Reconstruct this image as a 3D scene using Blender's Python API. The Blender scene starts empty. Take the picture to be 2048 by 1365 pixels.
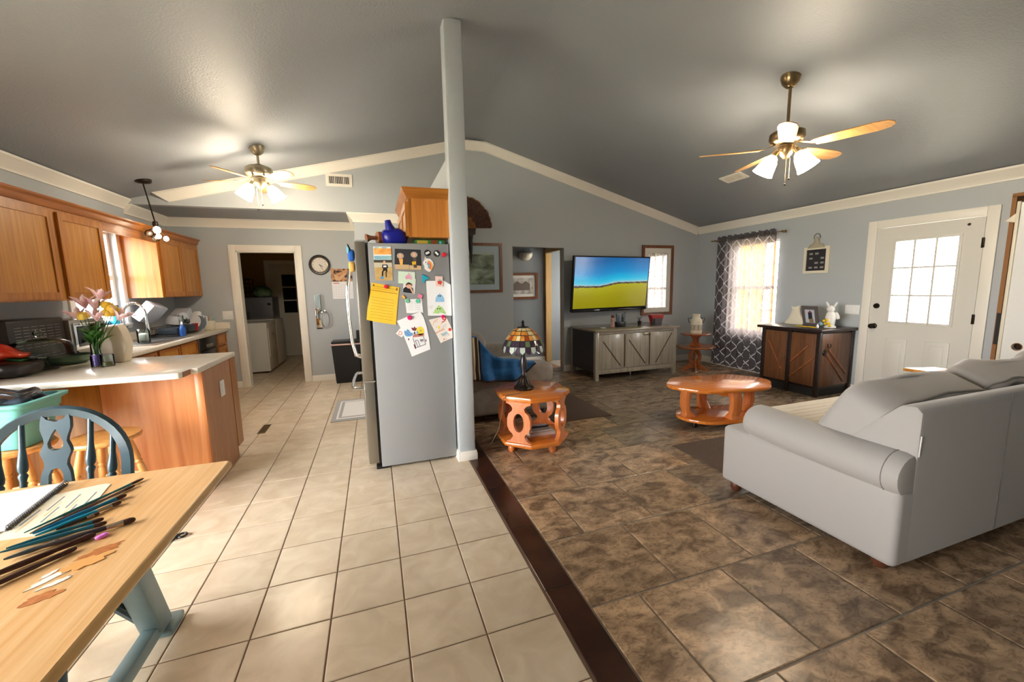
import bpy, bmesh, math, random
from mathutils import Vector, Matrix
random.seed(7)
SC = bpy.context.scene
COL = SC.collection
R = math.radians
PI = math.pi

# ------------------------------------------------------------------ camera
yaw, pit, rol = 0.3273, 0.1322, 0.0203
cy, sy, cp, sp = math.cos(yaw), math.sin(yaw), math.cos(pit), math.sin(pit)
fw = Vector((sy*cp, cy*cp, -sp)); rt = Vector((cy, -sy, 0)); dn = fw.cross(rt)
cr, sr = math.cos(rol), math.sin(rol)
ri = rt*cr + dn*sr; do = -rt*sr + dn*cr
cam = bpy.data.cameras.new('camera')
cam.sensor_width = 36.0; cam.lens = 36.0*799.848/2048; cam.clip_start = .02; cam.clip_end = 200
camo = bpy.data.objects.new('camera', cam); COL.objects.link(camo)
mw = Matrix.Identity(4)
for i in range(3):
    mw[i][0] = ri[i]; mw[i][1] = -do[i]; mw[i][2] = -fw[i]
mw.translation = Vector((0.2667, -3.3312, 1.4301))
camo.matrix_world = mw
SC.camera = camo

# ------------------------------------------------------------------ sky, light, exposure
SC.view_settings.view_transform = 'Standard'
SC.view_settings.look = 'None'
SC.view_settings.exposure = 1.40
SC.view_settings.gamma = 1.0
SC.view_settings.use_curve_mapping = False
try:
    SC.cycles.use_denoising = True
    SC.cycles.max_bounces = 8
    SC.cycles.diffuse_bounces = 5
    SC.cycles.glossy_bounces = 4
    SC.cycles.transmission_bounces = 8
    SC.cycles.transparent_max_bounces = 16
    SC.cycles.sample_clamp_indirect = 6.0
    SC.cycles.caustics_reflective = False
    SC.cycles.caustics_refractive = False
except Exception:
    pass
SKY = 11.0
wd = bpy.data.worlds.new('World'); SC.world = wd; wd.use_nodes = True
bg = wd.node_tree.nodes['Background']
bg.inputs[0].default_value = (1.0, 0.985, 0.965, 1); bg.inputs[1].default_value = SKY

def portal(loc, rot, sx, sz):
    """daylight portal in a window opening: adds no light, guides the sky's"""
    l = bpy.data.lights.new('window_portal', 'AREA'); l.shape = 'RECTANGLE'; l.size = sx; l.size_y = sz
    l.cycles.is_portal = True
    o = bpy.data.objects.new('window_portal', l); COL.objects.link(o); o.location = loc; o.rotation_euler = rot
XL, XR, YF, YK, YB = -2.45, 6.0, 2.72, 3.68, -7.5       # left, right, gable wall, kitchen wall, rear wall
portal((XR+.16, 1.52, 1.36), (0, R(90), 0), 1.44, .82)          # window_1
portal((XR+.16, -.57, 1.41), (0, R(90), 0), .95, .58)           # front door glass
portal((XL-.16, 2.05, 1.62), (0, R(-90), 0), 1.05, .8)          # kitchen window
portal((XL-.16, -2.15, 1.1), (0, R(-90), 0), 2.0, 2.5)          # unseen patio door, added for daylight from the left

portal((4.72, 3.27, 1.45), (0, R(90), 0), 1.1, .65)            # unseen window past the hall, added to brighten it

# ------------------------------------------------------------------ materials
def S(c):
    out = []
    for v in c:
        v = v/255.0
        out.append(v/12.92 if v <= .04045 else ((v+.055)/1.055)**2.4)
    return (out[0], out[1], out[2], 1.0)

def M(name, c, rough=.5, metal=0.0, c2=None, scale=6.0, detail=4.0, stretch=(1, 1, 1), lo=.35, hi=.65, dist=0.0,
      bump=None, rnd=False, emis=None, alpha=None, trans=0.0, coat=0.0, spec=.5, sheen=0.0, jit=0.0, bstretch=None, ior=1.45):
    m = bpy.data.materials.new(name); m.use_nodes = True
    nt = m.node_tree; N = nt.nodes; L = nt.links
    b = N['Principled BSDF']
    b.inputs['Base Color'].default_value = S(c); b.inputs['Roughness'].default_value = rough
    b.inputs['Metallic'].default_value = metal; b.inputs['Specular IOR Level'].default_value = spec
    b.inputs['Coat Weight'].default_value = coat; b.inputs['Coat Roughness'].default_value = .12
    b.inputs['Transmission Weight'].default_value = trans; b.inputs['IOR'].default_value = ior
    b.inputs['Sheen Weight'].default_value = sheen
    if alpha is not None: b.inputs['Alpha'].default_value = alpha
    if emis:
        b.inputs['Emission Color'].default_value = S(emis[0]); b.inputs['Emission Strength'].default_value = emis[1]
    vec = None
    if c2 or bump or jit:
        tc = N.new('ShaderNodeTexCoord'); vec = tc.outputs['Object']
        if rnd or jit:
            oi = N.new('ShaderNodeObjectInfo')
        if rnd:
            mu = N.new('ShaderNodeMath'); mu.operation = 'MULTIPLY'; mu.inputs[1].default_value = 37.0
            L.new(oi.outputs['Random'], mu.inputs[0])
            ad = N.new('ShaderNodeVectorMath'); ad.operation = 'ADD'
            L.new(vec, ad.inputs[0]); L.new(mu.outputs[0], ad.inputs[1]); vec = ad.outputs[0]
    col = None
    if c2:
        mp = N.new('ShaderNodeMapping'); mp.inputs['Scale'].default_value = stretch; L.new(vec, mp.inputs[0])
        nz = N.new('ShaderNodeTexNoise'); nz.inputs['Scale'].default_value = scale; nz.inputs['Detail'].default_value = detail
        nz.inputs['Distortion'].default_value = dist
        L.new(mp.outputs[0], nz.inputs['Vector'])
        rp = N.new('ShaderNodeValToRGB'); rp.color_ramp.elements[0].position = lo; rp.color_ramp.elements[1].position = hi
        rp.color_ramp.elements[0].color = S(c); rp.color_ramp.elements[1].color = S(c2)
        L.new(nz.outputs['Fac'], rp.inputs[0]); col = rp.outputs[0]
        L.new(col, b.inputs['Base Color'])
    if jit:
        hs = N.new('ShaderNodeHueSaturation')
        mr = N.new('ShaderNodeMapRange'); mr.inputs['To Min'].default_value = 1-jit; mr.inputs['To Max'].default_value = 1+jit
        L.new(oi.outputs['Random'], mr.inputs[0]); L.new(mr.outputs[0], hs.inputs['Value'])
        if col: L.new(col, hs.inputs['Color'])
        else: hs.inputs['Color'].default_value = S(c)
        L.new(hs.outputs[0], b.inputs['Base Color'])
    if bump:
        mp2 = N.new('ShaderNodeMapping'); mp2.inputs['Scale'].default_value = bstretch or stretch; L.new(vec, mp2.inputs[0])
        n2 = N.new('ShaderNodeTexNoise'); n2.inputs['Scale'].default_value = bump[0]; n2.inputs['Detail'].default_value = 3
        L.new(mp2.outputs[0], n2.inputs['Vector'])
        bp = N.new('ShaderNodeBump'); bp.inputs['Strength'].default_value = bump[1]; bp.inputs['Distance'].default_value = bump[2] if len(bump) > 2 else .01
        L.new(n2.outputs['Fac'], bp.inputs['Height']); L.new(bp.outputs[0], b.inputs['Normal'])
    return m

def glass(name, tint=(255, 255, 255), gl=.10, rough=.02):
    """thin pane: lets light straight through and mirrors a little"""
    m = bpy.data.materials.new(name); m.use_nodes = True
    nt = m.node_tree; N = nt.nodes; L = nt.links
    N.remove(N['Principled BSDF']); out = N['Material Output']
    t = N.new('ShaderNodeBsdfTransparent'); t.inputs[0].default_value = S(tint)
    g = N.new('ShaderNodeBsdfGlossy'); g.inputs['Roughness'].default_value = rough
    f = N.new('ShaderNodeLayerWeight'); f.inputs[0].default_value = gl
    x = N.new('ShaderNodeMixShader'); L.new(f.outputs['Fresnel'], x.inputs[0])
    L.new(t.outputs[0], x.inputs[1]); L.new(g.outputs[0], x.inputs[2]); L.new(x.outputs[0], out.inputs[0])
    return m

def oak(name, a, b_, axis='z', rough=.38, sc=1.0, jit=0.0, coat=.15):
    st = {'x': (1.2, 22, 22), 'y': (22, 1.2, 22), 'z': (22, 22, 1.2)}[axis]
    return M(name, a, rough, c2=b_, scale=1.6*sc, detail=6, stretch=st, lo=.32, hi=.72, dist=.6, bump=(4.0*sc, .06, .004), rnd=True, jit=jit, coat=coat)

WALL = M('wall_paint', (184, 190, 194), .42, bump=(95, .16, .006), spec=.35)
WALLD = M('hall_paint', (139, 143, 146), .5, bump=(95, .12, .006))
LAUN = M('laundry_paint', (176, 146, 70), .6)
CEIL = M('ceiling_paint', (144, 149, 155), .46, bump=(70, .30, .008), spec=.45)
POSTP = M('post_paint', (184, 190, 195), .4, bump=(110, .25, .006))
TRIM = M('cream_trim', (240, 236, 226), .35)
WHITE = M('white_paint', (240, 240, 238), .3)
DOORW = M('door_white', (222, 220, 212), .32)
PLAST = M('white_plastic', (238, 238, 240), .35)
GROUT = M('tile_grout', (126, 100, 84), .8)
GROUT2 = M('slate_grout', (134, 122, 108), .8)
KTILE = M('beige_tile', (204, 186, 160), .24, c2=(224, 209, 186), scale=7, detail=5, lo=.3, hi=.7, bump=(30, .10, .004), rnd=True, jit=.04, dist=.8)
def slate(nm, ca, cb, st):
    m = M(nm, ca, .27, c2=cb, scale=6.5, detail=10, lo=.36, hi=.64, bump=(11, .22, .006), rnd=True, jit=.13, dist=.9, stretch=st)
    N = m.node_tree.nodes; L = m.node_tree.links
    b = N['Principled BSDF']; hs = [n for n in N if n.type == 'HUE_SAT'][0]; mp = [n for n in N if n.type == 'MAPPING'][0]
    n2 = N.new('ShaderNodeTexNoise'); n2.inputs['Scale'].default_value = 20; n2.inputs['Detail'].default_value = 14; n2.inputs['Distortion'].default_value = 2.0
    L.new(mp.outputs[0], n2.inputs['Vector'])
    rp = N.new('ShaderNodeValToRGB'); rp.color_ramp.elements[0].position = .40; rp.color_ramp.elements[1].position = .50
    rp.color_ramp.elements[0].color = (.62, .58, .55, 1); rp.color_ramp.elements[1].color = (1, 1, 1, 1)
    L.new(n2.outputs['Fac'], rp.inputs[0])
    mx = N.new('ShaderNodeMix'); mx.data_type = 'RGBA'; mx.blend_type = 'MULTIPLY'; mx.inputs[0].default_value = .75
    L.new(hs.outputs[0], mx.inputs[6]); L.new(rp.outputs[0], mx.inputs[7]); L.new(mx.outputs[2], b.inputs['Base Color'])
    return m
STILE = slate('slate_tile_warm', (122, 99, 77), (196, 164, 130), (1, 1.5, 1))
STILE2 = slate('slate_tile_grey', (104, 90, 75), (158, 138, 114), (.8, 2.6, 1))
BTILE = M('border_tile', (52, 29, 19), .22, c2=(70, 40, 26), scale=5, rnd=True, jit=.12)
OAK = oak('oak_vertical', (150, 90, 30), (188, 124, 50), 'z')
OAKX = oak('oak_across_x', (150, 90, 30), (188, 124, 50), 'x')
OAKY = oak('oak_across_y', (138, 78, 28), (174, 108, 44), 'y')
OAKL = oak('oak_light', (166, 106, 38), (198, 138, 60), 'z')
PENIN = oak('peninsula_oak', (186, 108, 54), (218, 148, 88), 'z', sc=.6)
VENEER = M('veneer_end', (176, 124, 88), .5, c2=(186, 136, 100), scale=3, stretch=(8, 8, 1))
MAPLE = oak('honey_maple', (196, 104, 34), (222, 136, 56), 'x', rough=.22, coat=.5)
for _l in list(MAPLE.node_tree.links):
    if _l.to_socket.name == 'Normal': MAPLE.node_tree.links.remove(_l)
for _n in MAPLE.node_tree.nodes:
    if _n.type == 'BSDF_PRINCIPLED':
        _n.inputs['Coat Weight'].default_value = .7; _n.inputs['Coat Roughness'].default_value = .05
MAPLEZ = oak('honey_maple_up', (196, 108, 50), (216, 132, 74), 'z', rough=.25, coat=.4)
CHERRY = oak('cherry_wood', (136, 74, 38), (168, 98, 54), 'x', rough=.25, coat=.4)
WALNUT = oak('walnut_door', (86, 54, 34), (120, 78, 48), 'z', rough=.38)
DARKW = M('dark_wood', (34, 24, 22), .3, c2=(48, 34, 30), scale=4, stretch=(1, 14, 14))
FRAMEW = oak('frame_wood', (104, 60, 32), (132, 80, 46), 'z', rough=.35)
PINE = oak('stool_pine', (196, 132, 66), (222, 164, 96), 'z', rough=.3)
TABLEW = M('table_laminate', (204, 154, 96), .34, c2=(224, 184, 134), scale=2.2, detail=6, stretch=(30, 1.0, 30), lo=.3, hi=.75, bump=(3.5, .12, .003), dist=.4)
TEAL = M('teal_paint', (50, 72, 82), .30, c2=(60, 84, 94), scale=9)
GREYTEAL = M('grey_teal_paint', (116, 138, 142), .4, c2=(94, 116, 122), scale=5)
LAM = M('counter_laminate', (222, 214, 200), .16, c2=(230, 223, 211), scale=40)
STEEL = M('brushed_steel', (168, 164, 156), .30, .85, bump=(140, .04, .002), stretch=(1, 1, .05))
STEELD = M('door_steel', (150, 143, 132), .30, .75, bump=(140, .04, .002), stretch=(1, 1, .05))
CHROME = M('chrome', (225, 226, 228), .10, 1.0)
FRIDGEG = M('fridge_side_grey', (147, 148, 149), .40, bump=(160, .10, .003))
BLACK = M('black_plastic', (24, 24, 26), .32)
BLACKM = M('black_matte', (30, 29, 30), .6)
DGLASS = M('dark_glass', (18, 20, 24), .06, coat=.3)
SOFA = M('sofa_fabric', (160, 156, 152), .75, bump=(300, .05, .002), sheen=.2)
SOFA2 = M('loveseat_fabric', (134, 126, 116), .8, c2=(152, 144, 134), scale=12, bump=(200, .12, .002), sheen=.3)
RUG = M('brown_rug', (76, 60, 48), .95, c2=(88, 71, 58), scale=90, bump=(260, .4, .004))
BLUE = M('blue_blanket', (28, 92, 152), .9, c2=(38, 108, 170), scale=24, bump=(160, .3, .003), sheen=.3)
BRASS = M('antique_brass', (140, 120, 88), .28, .9)
NICKEL = M('satin_nickel', (176, 166, 142), .32, .9)
BRONZE = M('dark_bronze', (46, 38, 32), .35, .7)
SHADE = M('lit_glass_shade', (255, 240, 214), .3, emis=((255, 236, 206), 44.0))
BLADE = oak('fan_blade_oak', (206, 150, 84), (226, 178, 116), 'x', rough=.4)
CREAM = M('cream_ceramic', (232, 224, 202), .3)
CLEARG = glass('clear_glass', (242, 247, 245), .26)
PANE = glass('window_glass', (255, 255, 255), .08)
PAPER = M('white_paper', (238, 238, 240), .7)
YELP = M('yellow_paper', (240, 188, 44), .7, c2=(248, 202, 70), scale=5)
GREEN = M('leaf_green', (44, 92, 34), .5, c2=(70, 122, 48), scale=14)

# ------------------------------------------------------------------ mesh helpers
class MB:
    def __init__(s): s.v = []; s.f = []
    def add(s, vs, fs):
        o = len(s.v); s.v += [Vector(v) for v in vs]; s.f += [tuple(i+o for i in f) for f in fs]; return s
    def bm(s, bm):
        bm.verts.index_update(); o = len(s.v)
        s.v += [v.co.copy() for v in bm.verts]; s.f += [tuple(v.index+o for v in f.verts) for f in bm.faces]; bm.free(); return s
    def box(s, x0, x1, y0, y1, z0, z1, bev=0, seg=2, rot=None, piv=None):
        b = bmesh.new(); bmesh.ops.create_cube(b, size=1)
        for v in b.verts:
            v.co = Vector(((x0+x1)/2+v.co.x*(x1-x0), (y0+y1)/2+v.co.y*(y1-y0), (z0+z1)/2+v.co.z*(z1-z0)))
        if bev > 0: bmesh.ops.bevel(b, geom=list(b.edges), offset=bev, segments=seg, profile=.5, affect='EDGES')
        if rot is not None:
            p = Vector(piv if piv else ((x0+x1)/2, (y0+y1)/2, (z0+z1)/2))
            for v in b.verts: v.co = p+rot @ (v.co-p)
        return s.bm(b)
    def prism(s, pts, axis, a, b, holes=(), bev=0):
        def P(p, t): return {'x': (t, p[0], p[1]), 'y': (p[0], t, p[1]), 'z': (p[0], p[1], t)}[axis]
        m = bmesh.new()
        if not holes:
            f = m.faces.new([m.verts.new(P(p, a)) for p in pts])
            fs = [f]
        else:
            for loop in [pts]+list(holes):
                vs = [m.verts.new(P(p, a)) for p in loop]
                for i in range(len(vs)): m.edges.new((vs[i], vs[(i+1) % len(vs)]))
            bmesh.ops.triangle_fill(m, use_beauty=True, use_dissolve=False, edges=list(m.edges))
            fs = list(m.faces)
        ex = bmesh.ops.extrude_face_region(m, geom=fs)
        d = Vector(P((0, 0), b))-Vector(P((0, 0), a))
        for g in ex['geom']:
            if isinstance(g, bmesh.types.BMVert): g.co += d
        if not holes and m.faces: pass
        bmesh.ops.recalc_face_normals(m, faces=list(m.faces))
        if bev > 0:
            ed = [e for e in m.edges if len(e.link_faces) == 2 and e.calc_face_angle(0) > .5]
            bmesh.ops.bevel(m, geom=ed, offset=bev, segments=2, profile=.5, affect='EDGES')
        return s.bm(m)
    def loft(s, loops, cap=True, closed=True):
        n = len(loops[0]); vs = [p for l in loops for p in l]; fs = []
        for k in range(len(loops)-1):
            for i in range(n if closed else n-1):
                j = (i+1) % n; fs.append((k*n+i, k*n+j, (k+1)*n+j, (k+1)*n+i))
        if cap and closed:
            fs.append(tuple(reversed(range(n)))); fs.append(tuple((len(loops)-1)*n+i for i in range(n)))
        return s.add(vs, fs)
    def tube(s, pts, r, n=8, cap=True):
        pts = [Vector(p) for p in pts]; loops = []; up = None
        for i, p in enumerate(pts):
            t = (pts[min(i+1, len(pts)-1)]-pts[max(i-1, 0)]).normalized()
            if up is None:
                up = Vector((0, 0, 1)) if abs(t.z) < .9 else Vector((1, 0, 0))
            x = t.cross(up).normalized(); y = x.cross(t).normalized(); up = y
            rr = r[i] if isinstance(r, (list, tuple)) else r
            loops.append([p+x*rr*math.cos(2*PI*k/n)+y*rr*math.sin(2*PI*k/n) for k in range(n)])
        return s.loft(loops, cap)
    def cyl(s, p0, p1, r0, r1=None, n=16): return s.tube([p0, p1], [r0, r0 if r1 is None else r1], n)
    def turn(s, p0, p1, prof, n=12):
        """turned spindle: prof = [(t, r)] along p0-p1"""
        p0, p1 = Vector(p0), Vector(p1)
        return s.tube([p0.lerp(p1, t) for t, _ in prof], [q for _, q in prof], n)
    def lathe(s, prof, c=(0, 0, 0), n=24, flute=0, nf=8, sx=1, sy=1, ring=False):
        loops = []
        for r, z in prof:
            loops.append([Vector((c[0]+sx*r*(1+flute*math.cos(nf*2*PI*k/n))*math.cos(2*PI*k/n), c[1]+sy*r*(1+flute*math.cos(nf*2*PI*k/n))*math.sin(2*PI*k/n), c[2]+z)) for k in range(n)])
        if ring: loops.append(loops[0])
        return s.loft(loops, not ring)
    def ball(s, c, r, n=12):
        if not isinstance(r, (tuple, list)): r = (r, r, r)
        b = bmesh.new(); bmesh.ops.create_uvsphere(b, u_segments=n, v_segments=max(6, n//2), radius=1)
        for v in b.verts: v.co = Vector((c[0]+v.co.x*r[0], c[1]+v.co.y*r[1], c[2]+v.co.z*r[2]))
        return s.bm(b)
    def pillow(s, c, size, e=.35, n=24, fn=None, rot=None):
        """rounded soft box (superellipsoid)"""
        loops = []
        def sg(v, p): return math.copysign(abs(v)**p, v)
        for i in range(1, n//2):
            ph = -PI/2+PI*i/(n//2)
            lp = []
            for k in range(n):
                th = 2*PI*k/n
                q = Vector((size[0]/2*sg(math.cos(ph), e)*sg(math.cos(th), e), size[1]/2*sg(math.cos(ph), e)*sg(math.sin(th), e), size[2]/2*sg(math.sin(ph), e)))
                if fn: q = fn(q)
                if rot is not None: q = rot @ q
                lp.append(q+Vector(c))
            loops.append(lp)
        return s.loft(loops, True)
    def grid(s, fn, nu, nv, closed=False):
        vs = [fn(i/nu, j/nv) for j in range(nv+1) for i in range(nu+1)]
        fs = [(j*(nu+1)+i, j*(nu+1)+i+1, (j+1)*(nu+1)+i+1, (j+1)*(nu+1)+i) for j in range(nv) for i in range(nu)]
        return s.add(vs, fs)
    def build(s, name, mat, parent=None, smooth=40, world=True, solid=0, sub=0):
        off = Vector((0, 0, 0))
        if parent is not None and world:
            p = parent
            while p is not None: off += p.location; p = p.parent
        me = bpy.data.meshes.new(name)
        me.from_pydata([tuple(v-off) for v in s.v], [], s.f); me.materials.append(mat)
        b = bmesh.new(); b.from_mesh(me); bmesh.ops.recalc_face_normals(b, faces=list(b.faces)); b.to_mesh(me); b.free()
        if smooth:
            me.shade_smooth(); me.set_sharp_from_angle(angle=R(smooth))
        o = bpy.data.objects.new(name, me); COL.objects.link(o)
        if parent is not None: o.parent = parent
        if solid:
            md = o.modifiers.new('thick', 'SOLIDIFY'); md.thickness = solid; md.offset = 0
        if sub:
            md = o.modifiers.new('soft', 'SUBSURF'); md.levels = sub; md.render_levels = sub
        return o

def tag(o, label=None, cat=None, group=None, kind=None):
    if label: o['label'] = label
    if cat: o['category'] = cat
    if group: o['group'] = group
    if kind: o['kind'] = kind
    return o
def thing(name, label, cat, loc, rz=0, group=None, kind=None):
    o = bpy.data.objects.new(name, None); COL.objects.link(o); o.empty_display_size = .05
    o.location = loc; o.rotation_euler = (0, 0, rz)
    return tag(o, label, cat, group, kind)
def struct(name, mb, mat, parent=None, smooth=30):
    o = mb.build(name, mat, parent, smooth)
    if parent is None: o['kind'] = 'structure'
    return o
def kids(o): return [c for c in COL.objects if c.parent == o]
def dup(o, parent=None, loc=None, rz=None, label=None):
    c = o.copy(); COL.objects.link(c)
    if parent is not None: c.parent = parent
    if loc is not None: c.location = loc
    if rz is not None: c.rotation_euler = (0, 0, rz)
    if label: c['label'] = label
    for ch in kids(o): dup(ch, c)
    return c
def text(name, s, size, mat, parent, loc, rot, ext=.0006):
    cu = bpy.data.curves.new(name, 'FONT'); cu.body = s; cu.size = size; cu.align_x = 'CENTER'; cu.align_y = 'CENTER'; cu.extrude = ext
    t = bpy.data.objects.new(name, cu); COL.objects.link(t)
    dg = bpy.context.evaluated_depsgraph_get(); me = bpy.data.meshes.new_from_object(t.evaluated_get(dg))
    bpy.data.objects.remove(t); me.materials.clear(); me.materials.append(mat)
    o = bpy.data.objects.new(name, me); COL.objects.link(o)
    if parent is not None:
        o.parent = parent; off = Vector((0, 0, 0)); p = parent
        while p is not None: off += p.location; p = p.parent
        loc = Vector(loc)-off
    o.location = loc; o.rotation_euler = rot
    return o
def arc(cx, cz, rx, rz, a0, a1, n): return [(cx+rx*math.cos(R(a0+(a1-a0)*i/n)), cz+rz*math.sin(R(a0+(a1-a0)*i/n))) for i in range(n+1)]
def RZ(a): return Matrix.Rotation(a, 3, 'Z')
def RX(a): return Matrix.Rotation(a, 3, 'X')
def RY(a): return Matrix.Rotation(a, 3, 'Y')
# ================================================================== room shell
def zl(x): return 2.543+(x-XL)*(3.61-2.543)/(1.77-XL)
def zr(x): return 3.61-(x-1.77)*(3.61-2.44)/(XR-1.77)
RID = 1.77
struct('ceiling', MB().prism([(XL-.15, zl(XL-.15)), (1.60, zl(1.60)), (RID, 3.595), (1.94, zr(1.94)), (XR+.15, zr(XR+.15)), (XR+.15, 2.75), (RID, 3.85), (XL-.15, 2.8)], 'y', YB-.15, YF+.10), CEIL)
struct('wall_far', MB().prism([(XL, 2.50), (.95, 2.50), (.95, 0), (2.36, 0), (2.36, 2.075), (3.25, 2.062), (3.25, 0), (XR, 0), (XR, 2.46), (RID, 3.63), (XL, 2.56)], 'y', YF, YF+.10), WALL)
struct('ceiling', MB().box(XL-.15, 1.0, YF+.10, YK, 2.50, 2.6), CEIL)
struct('wall_kitchen', MB().prism([(XL-.15, 0), (-1.63, 0), (-1.63, 2.05), (-.845, 2.05), (-.845, 0), (1.0, 0), (1.0, 2.6), (XL-.15, 2.6)], 'y', YK, YK+.12), WALL)
struct('wall_pantry', MB().box(.06, .95, 2.80, YK, 0, 2.5), WALL)
struct('wall_left', MB().prism([(YB-.15, 0), (6.9, 0), (6.9, 2.6), (YB-.15, 2.6)], 'x', XL-.15, XL,
       holes=[[(1.65, 1.12), (2.45, 1.12), (2.45, 2.14), (1.65, 2.14)], [(-3.4, .02), (-.9, .02), (-.9, 2.05), (-3.4, 2.05)]]), WALL)
struct('wall_right', MB().prism([(YB-.15, 0), (-1.02, 0), (-1.02, 2.04), (-.11, 2.04), (-.11, 0), (YF+.1, 0), (YF+.1, 2.6), (YB-.15, 2.6)], 'x', XR, XR+.15,
       holes=[[(1.12, .63), (1.93, .63), (1.93, 2.08), (1.12, 2.08)]]), WALL)
struct('wall_back', MB().prism([(XL-.15, 0), (XR+.15, 0), (XR+.15, 2.5), (RID, 3.7), (XL-.15, 2.6)], 'y', YB-.15, YB), WALL)
struct('wall_middle', MB().box(.865, .99, -.05, YF, 0, 2.445), POSTP)
post = struct('wall_post', MB().box(.858, .998, -.170, -.035, 0, 3.40, bev=.018, seg=2), POSTP)
# laundry and hall shells
struct('wall_laundry_back', MB().box(XL, -.6, 6.78, 6.9, 0, 2.5), LAUN)
struct('wall_laundry_right', MB().box(-.66, -.56, YK+.12, 6.78, 0, 2.5), LAUN)
struct('wall_laundry_left', MB().box(XL, XL+.04, YK+.12, 6.78, 0, 2.5), LAUN)
struct('ceiling', MB().box(XL, -.56, YK+.12, 6.9, 2.5, 2.6), LAUN)
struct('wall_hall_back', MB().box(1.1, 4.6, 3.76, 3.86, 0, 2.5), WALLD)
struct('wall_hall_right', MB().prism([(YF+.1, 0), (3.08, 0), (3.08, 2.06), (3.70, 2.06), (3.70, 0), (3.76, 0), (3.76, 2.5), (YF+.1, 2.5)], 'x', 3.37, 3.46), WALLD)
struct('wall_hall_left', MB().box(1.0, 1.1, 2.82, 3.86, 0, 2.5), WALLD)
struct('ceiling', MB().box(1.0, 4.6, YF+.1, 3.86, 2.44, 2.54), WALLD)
struct('wall_room_beyond', MB().prism([(YF+.1, 0), (3.86, 0), (3.86, 2.5), (YF+.1, 2.5)], 'x', 4.5, 4.6, holes=[[(2.95, .9), (3.6, .9), (3.6, 2.0), (2.95, 2.0)]]), WHITE)  # unseen wall; its window opening is added to light the hall

# ---- floors: grout bed with every tile a part
fk = struct('floor', MB().box(XL-.15, .947, YB-.15, 6.9, -.08, -.004), GROUT)
fl = struct('floor', MB().box(.947, XR+.15, YB-.15, YF+.1, -.08, -.004), GROUT2)
fh = struct('floor', MB().box(1.0, 4.6, YF+.1, 3.86, -.08, -.006), GROUT2)
TM = {}
def tile(par, x0, x1, y0, y1, mat, g=.0030, bev=.003):
    w, d = round(x1-x0-2*g, 4), round(y1-y0-2*g, 4)
    if w <= .01 or d <= .01: return
    k = (w, d, mat.name)
    if k not in TM:
        a, b = w/2, d/2; c, e = a-bev, b-bev
        me = bpy.data.meshes.new('tile')
        me.from_pydata([(-a, -b, -.004), (a, -b, -.004), (a, b, -.004), (-a, b, -.004), (-a, -b, -.0018), (a, -b, -.0018), (a, b, -.0018), (-a, b, -.0018), (-c, -e, 0), (c, -e, 0), (c, e, 0), (-c, e, 0)], [],
                       [(0, 1, 5, 4), (1, 2, 6, 5), (2, 3, 7, 6), (3, 0, 4, 7), (4, 5, 9, 8), (5, 6, 10, 9), (6, 7, 11, 10), (7, 4, 8, 11), (8, 9, 10, 11)])
        me.materials.append(mat); TM[k] = me
    o = bpy.data.objects.new('tile', TM[k]); COL.objects.link(o); o.parent = par
    o.location = ((x0+x1)/2, (y0+y1)/2, 0)
    return o
T = .3125
for c in range(-8, 4):
    for r in range(-9, 12):
        x0, x1, y0, y1 = c*T, (c+1)*T, r*T, (r+1)*T
        if c == 3: x1 = .947; 
        if c == 3 and x1-x0 < .03: continue
        x0 = max(x0, XL); y1 = min(y1, YK+.06)
        tile(fk, x0, min(x1, .947) if c < 3 else x1, y0, y1, KTILE)
for c in range(-7, -2):
    for r in range(12, 22):
        tile(fk, max(c*T, -1.95), min((c+1)*T, -.66), max(r*T, YK+.06), (r+1)*T, KTILE)
rest = MB()
for c in range(-8, 3):
    for r in range(-24, -9): rest.box(max(c*T, XL)+.003, (c+1)*T-.003, r*T+.003, (r+1)*T-.003, -.006, 0)
o = rest.build('tile', KTILE, fk, 0); tag(o, kind='stuff')
for k in range(-7, 9):
    y1 = -.175+.5225*k
    if y1-.5225 > 2.7 or y1 < -3.2: continue
    if y1-.5225 > -.03: continue
    tile(fl, .947, 1.098, y1-.5225, min(y1, YF), BTILE, .002)
P, Q = .4965, .492
for j in range(-6, 7):
    y0, y1 = -.413+P*j, -.413+P*(j+1)
    x = 1.59-Q if j % 2 == 1 else 1.348-Q
    while x < XR:
        a, b = max(x, 1.100), min(x+Q, XR)
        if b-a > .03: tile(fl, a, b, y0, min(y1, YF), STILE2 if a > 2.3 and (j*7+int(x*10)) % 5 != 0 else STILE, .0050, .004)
        x += Q
for i, y in enumerate([2.83+.105*k for k in range(9)]):
    HP = globals().setdefault('HPLANK', oak('hall_plank', (104, 66, 40), (138, 92, 56), 'x', jit=.12))
    MB().box(1.1, 3.37, y+.001, min(y+.103, 3.76), -.006, .001).build('plank', HP, fh, 0)

# ---- crown mouldings and baseboards
CP = [(0, 0), (.085, 0), (.085, -.02), (.070, -.032), (.050, -.058), (.024, -.086), (.016, -.102), (.016, -.118), (0, -.118)]
def crown(n, p0, p1, out, up=(0, 0, 1), m0=0, m1=0, sc=1.0):
    p0, p1, out, up = Vector(p0), Vector(p1), Vector(out), Vector(up).normalized(); d = (p1-p0).normalized()
    mb = MB().loft([[p0+out*u*sc+up*w*sc-d*u*m0*sc for u, w in CP], [p1+out*u*sc+up*w*sc+d*u*m1*sc for u, w in CP]])
    return struct('trim_%d' % n, mb, TRIM, smooth=25)
crown(1, (XL, YB, 2.555), (XL, YF, 2.555), (1, 0, 0))
crown(2, (XL, YF, 2.50), (XL, YK, 2.50), (1, 0, 0), m1=-1)
crown(3, (XL, YK, 2.50), (.06, YK, 2.50), (0, -1, 0), m0=-1, m1=-1)
crown(4, (.06, YK, 2.50), (.06, 2.80, 2.50), (-1, 0, 0), m0=-1, m1=1)
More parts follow.
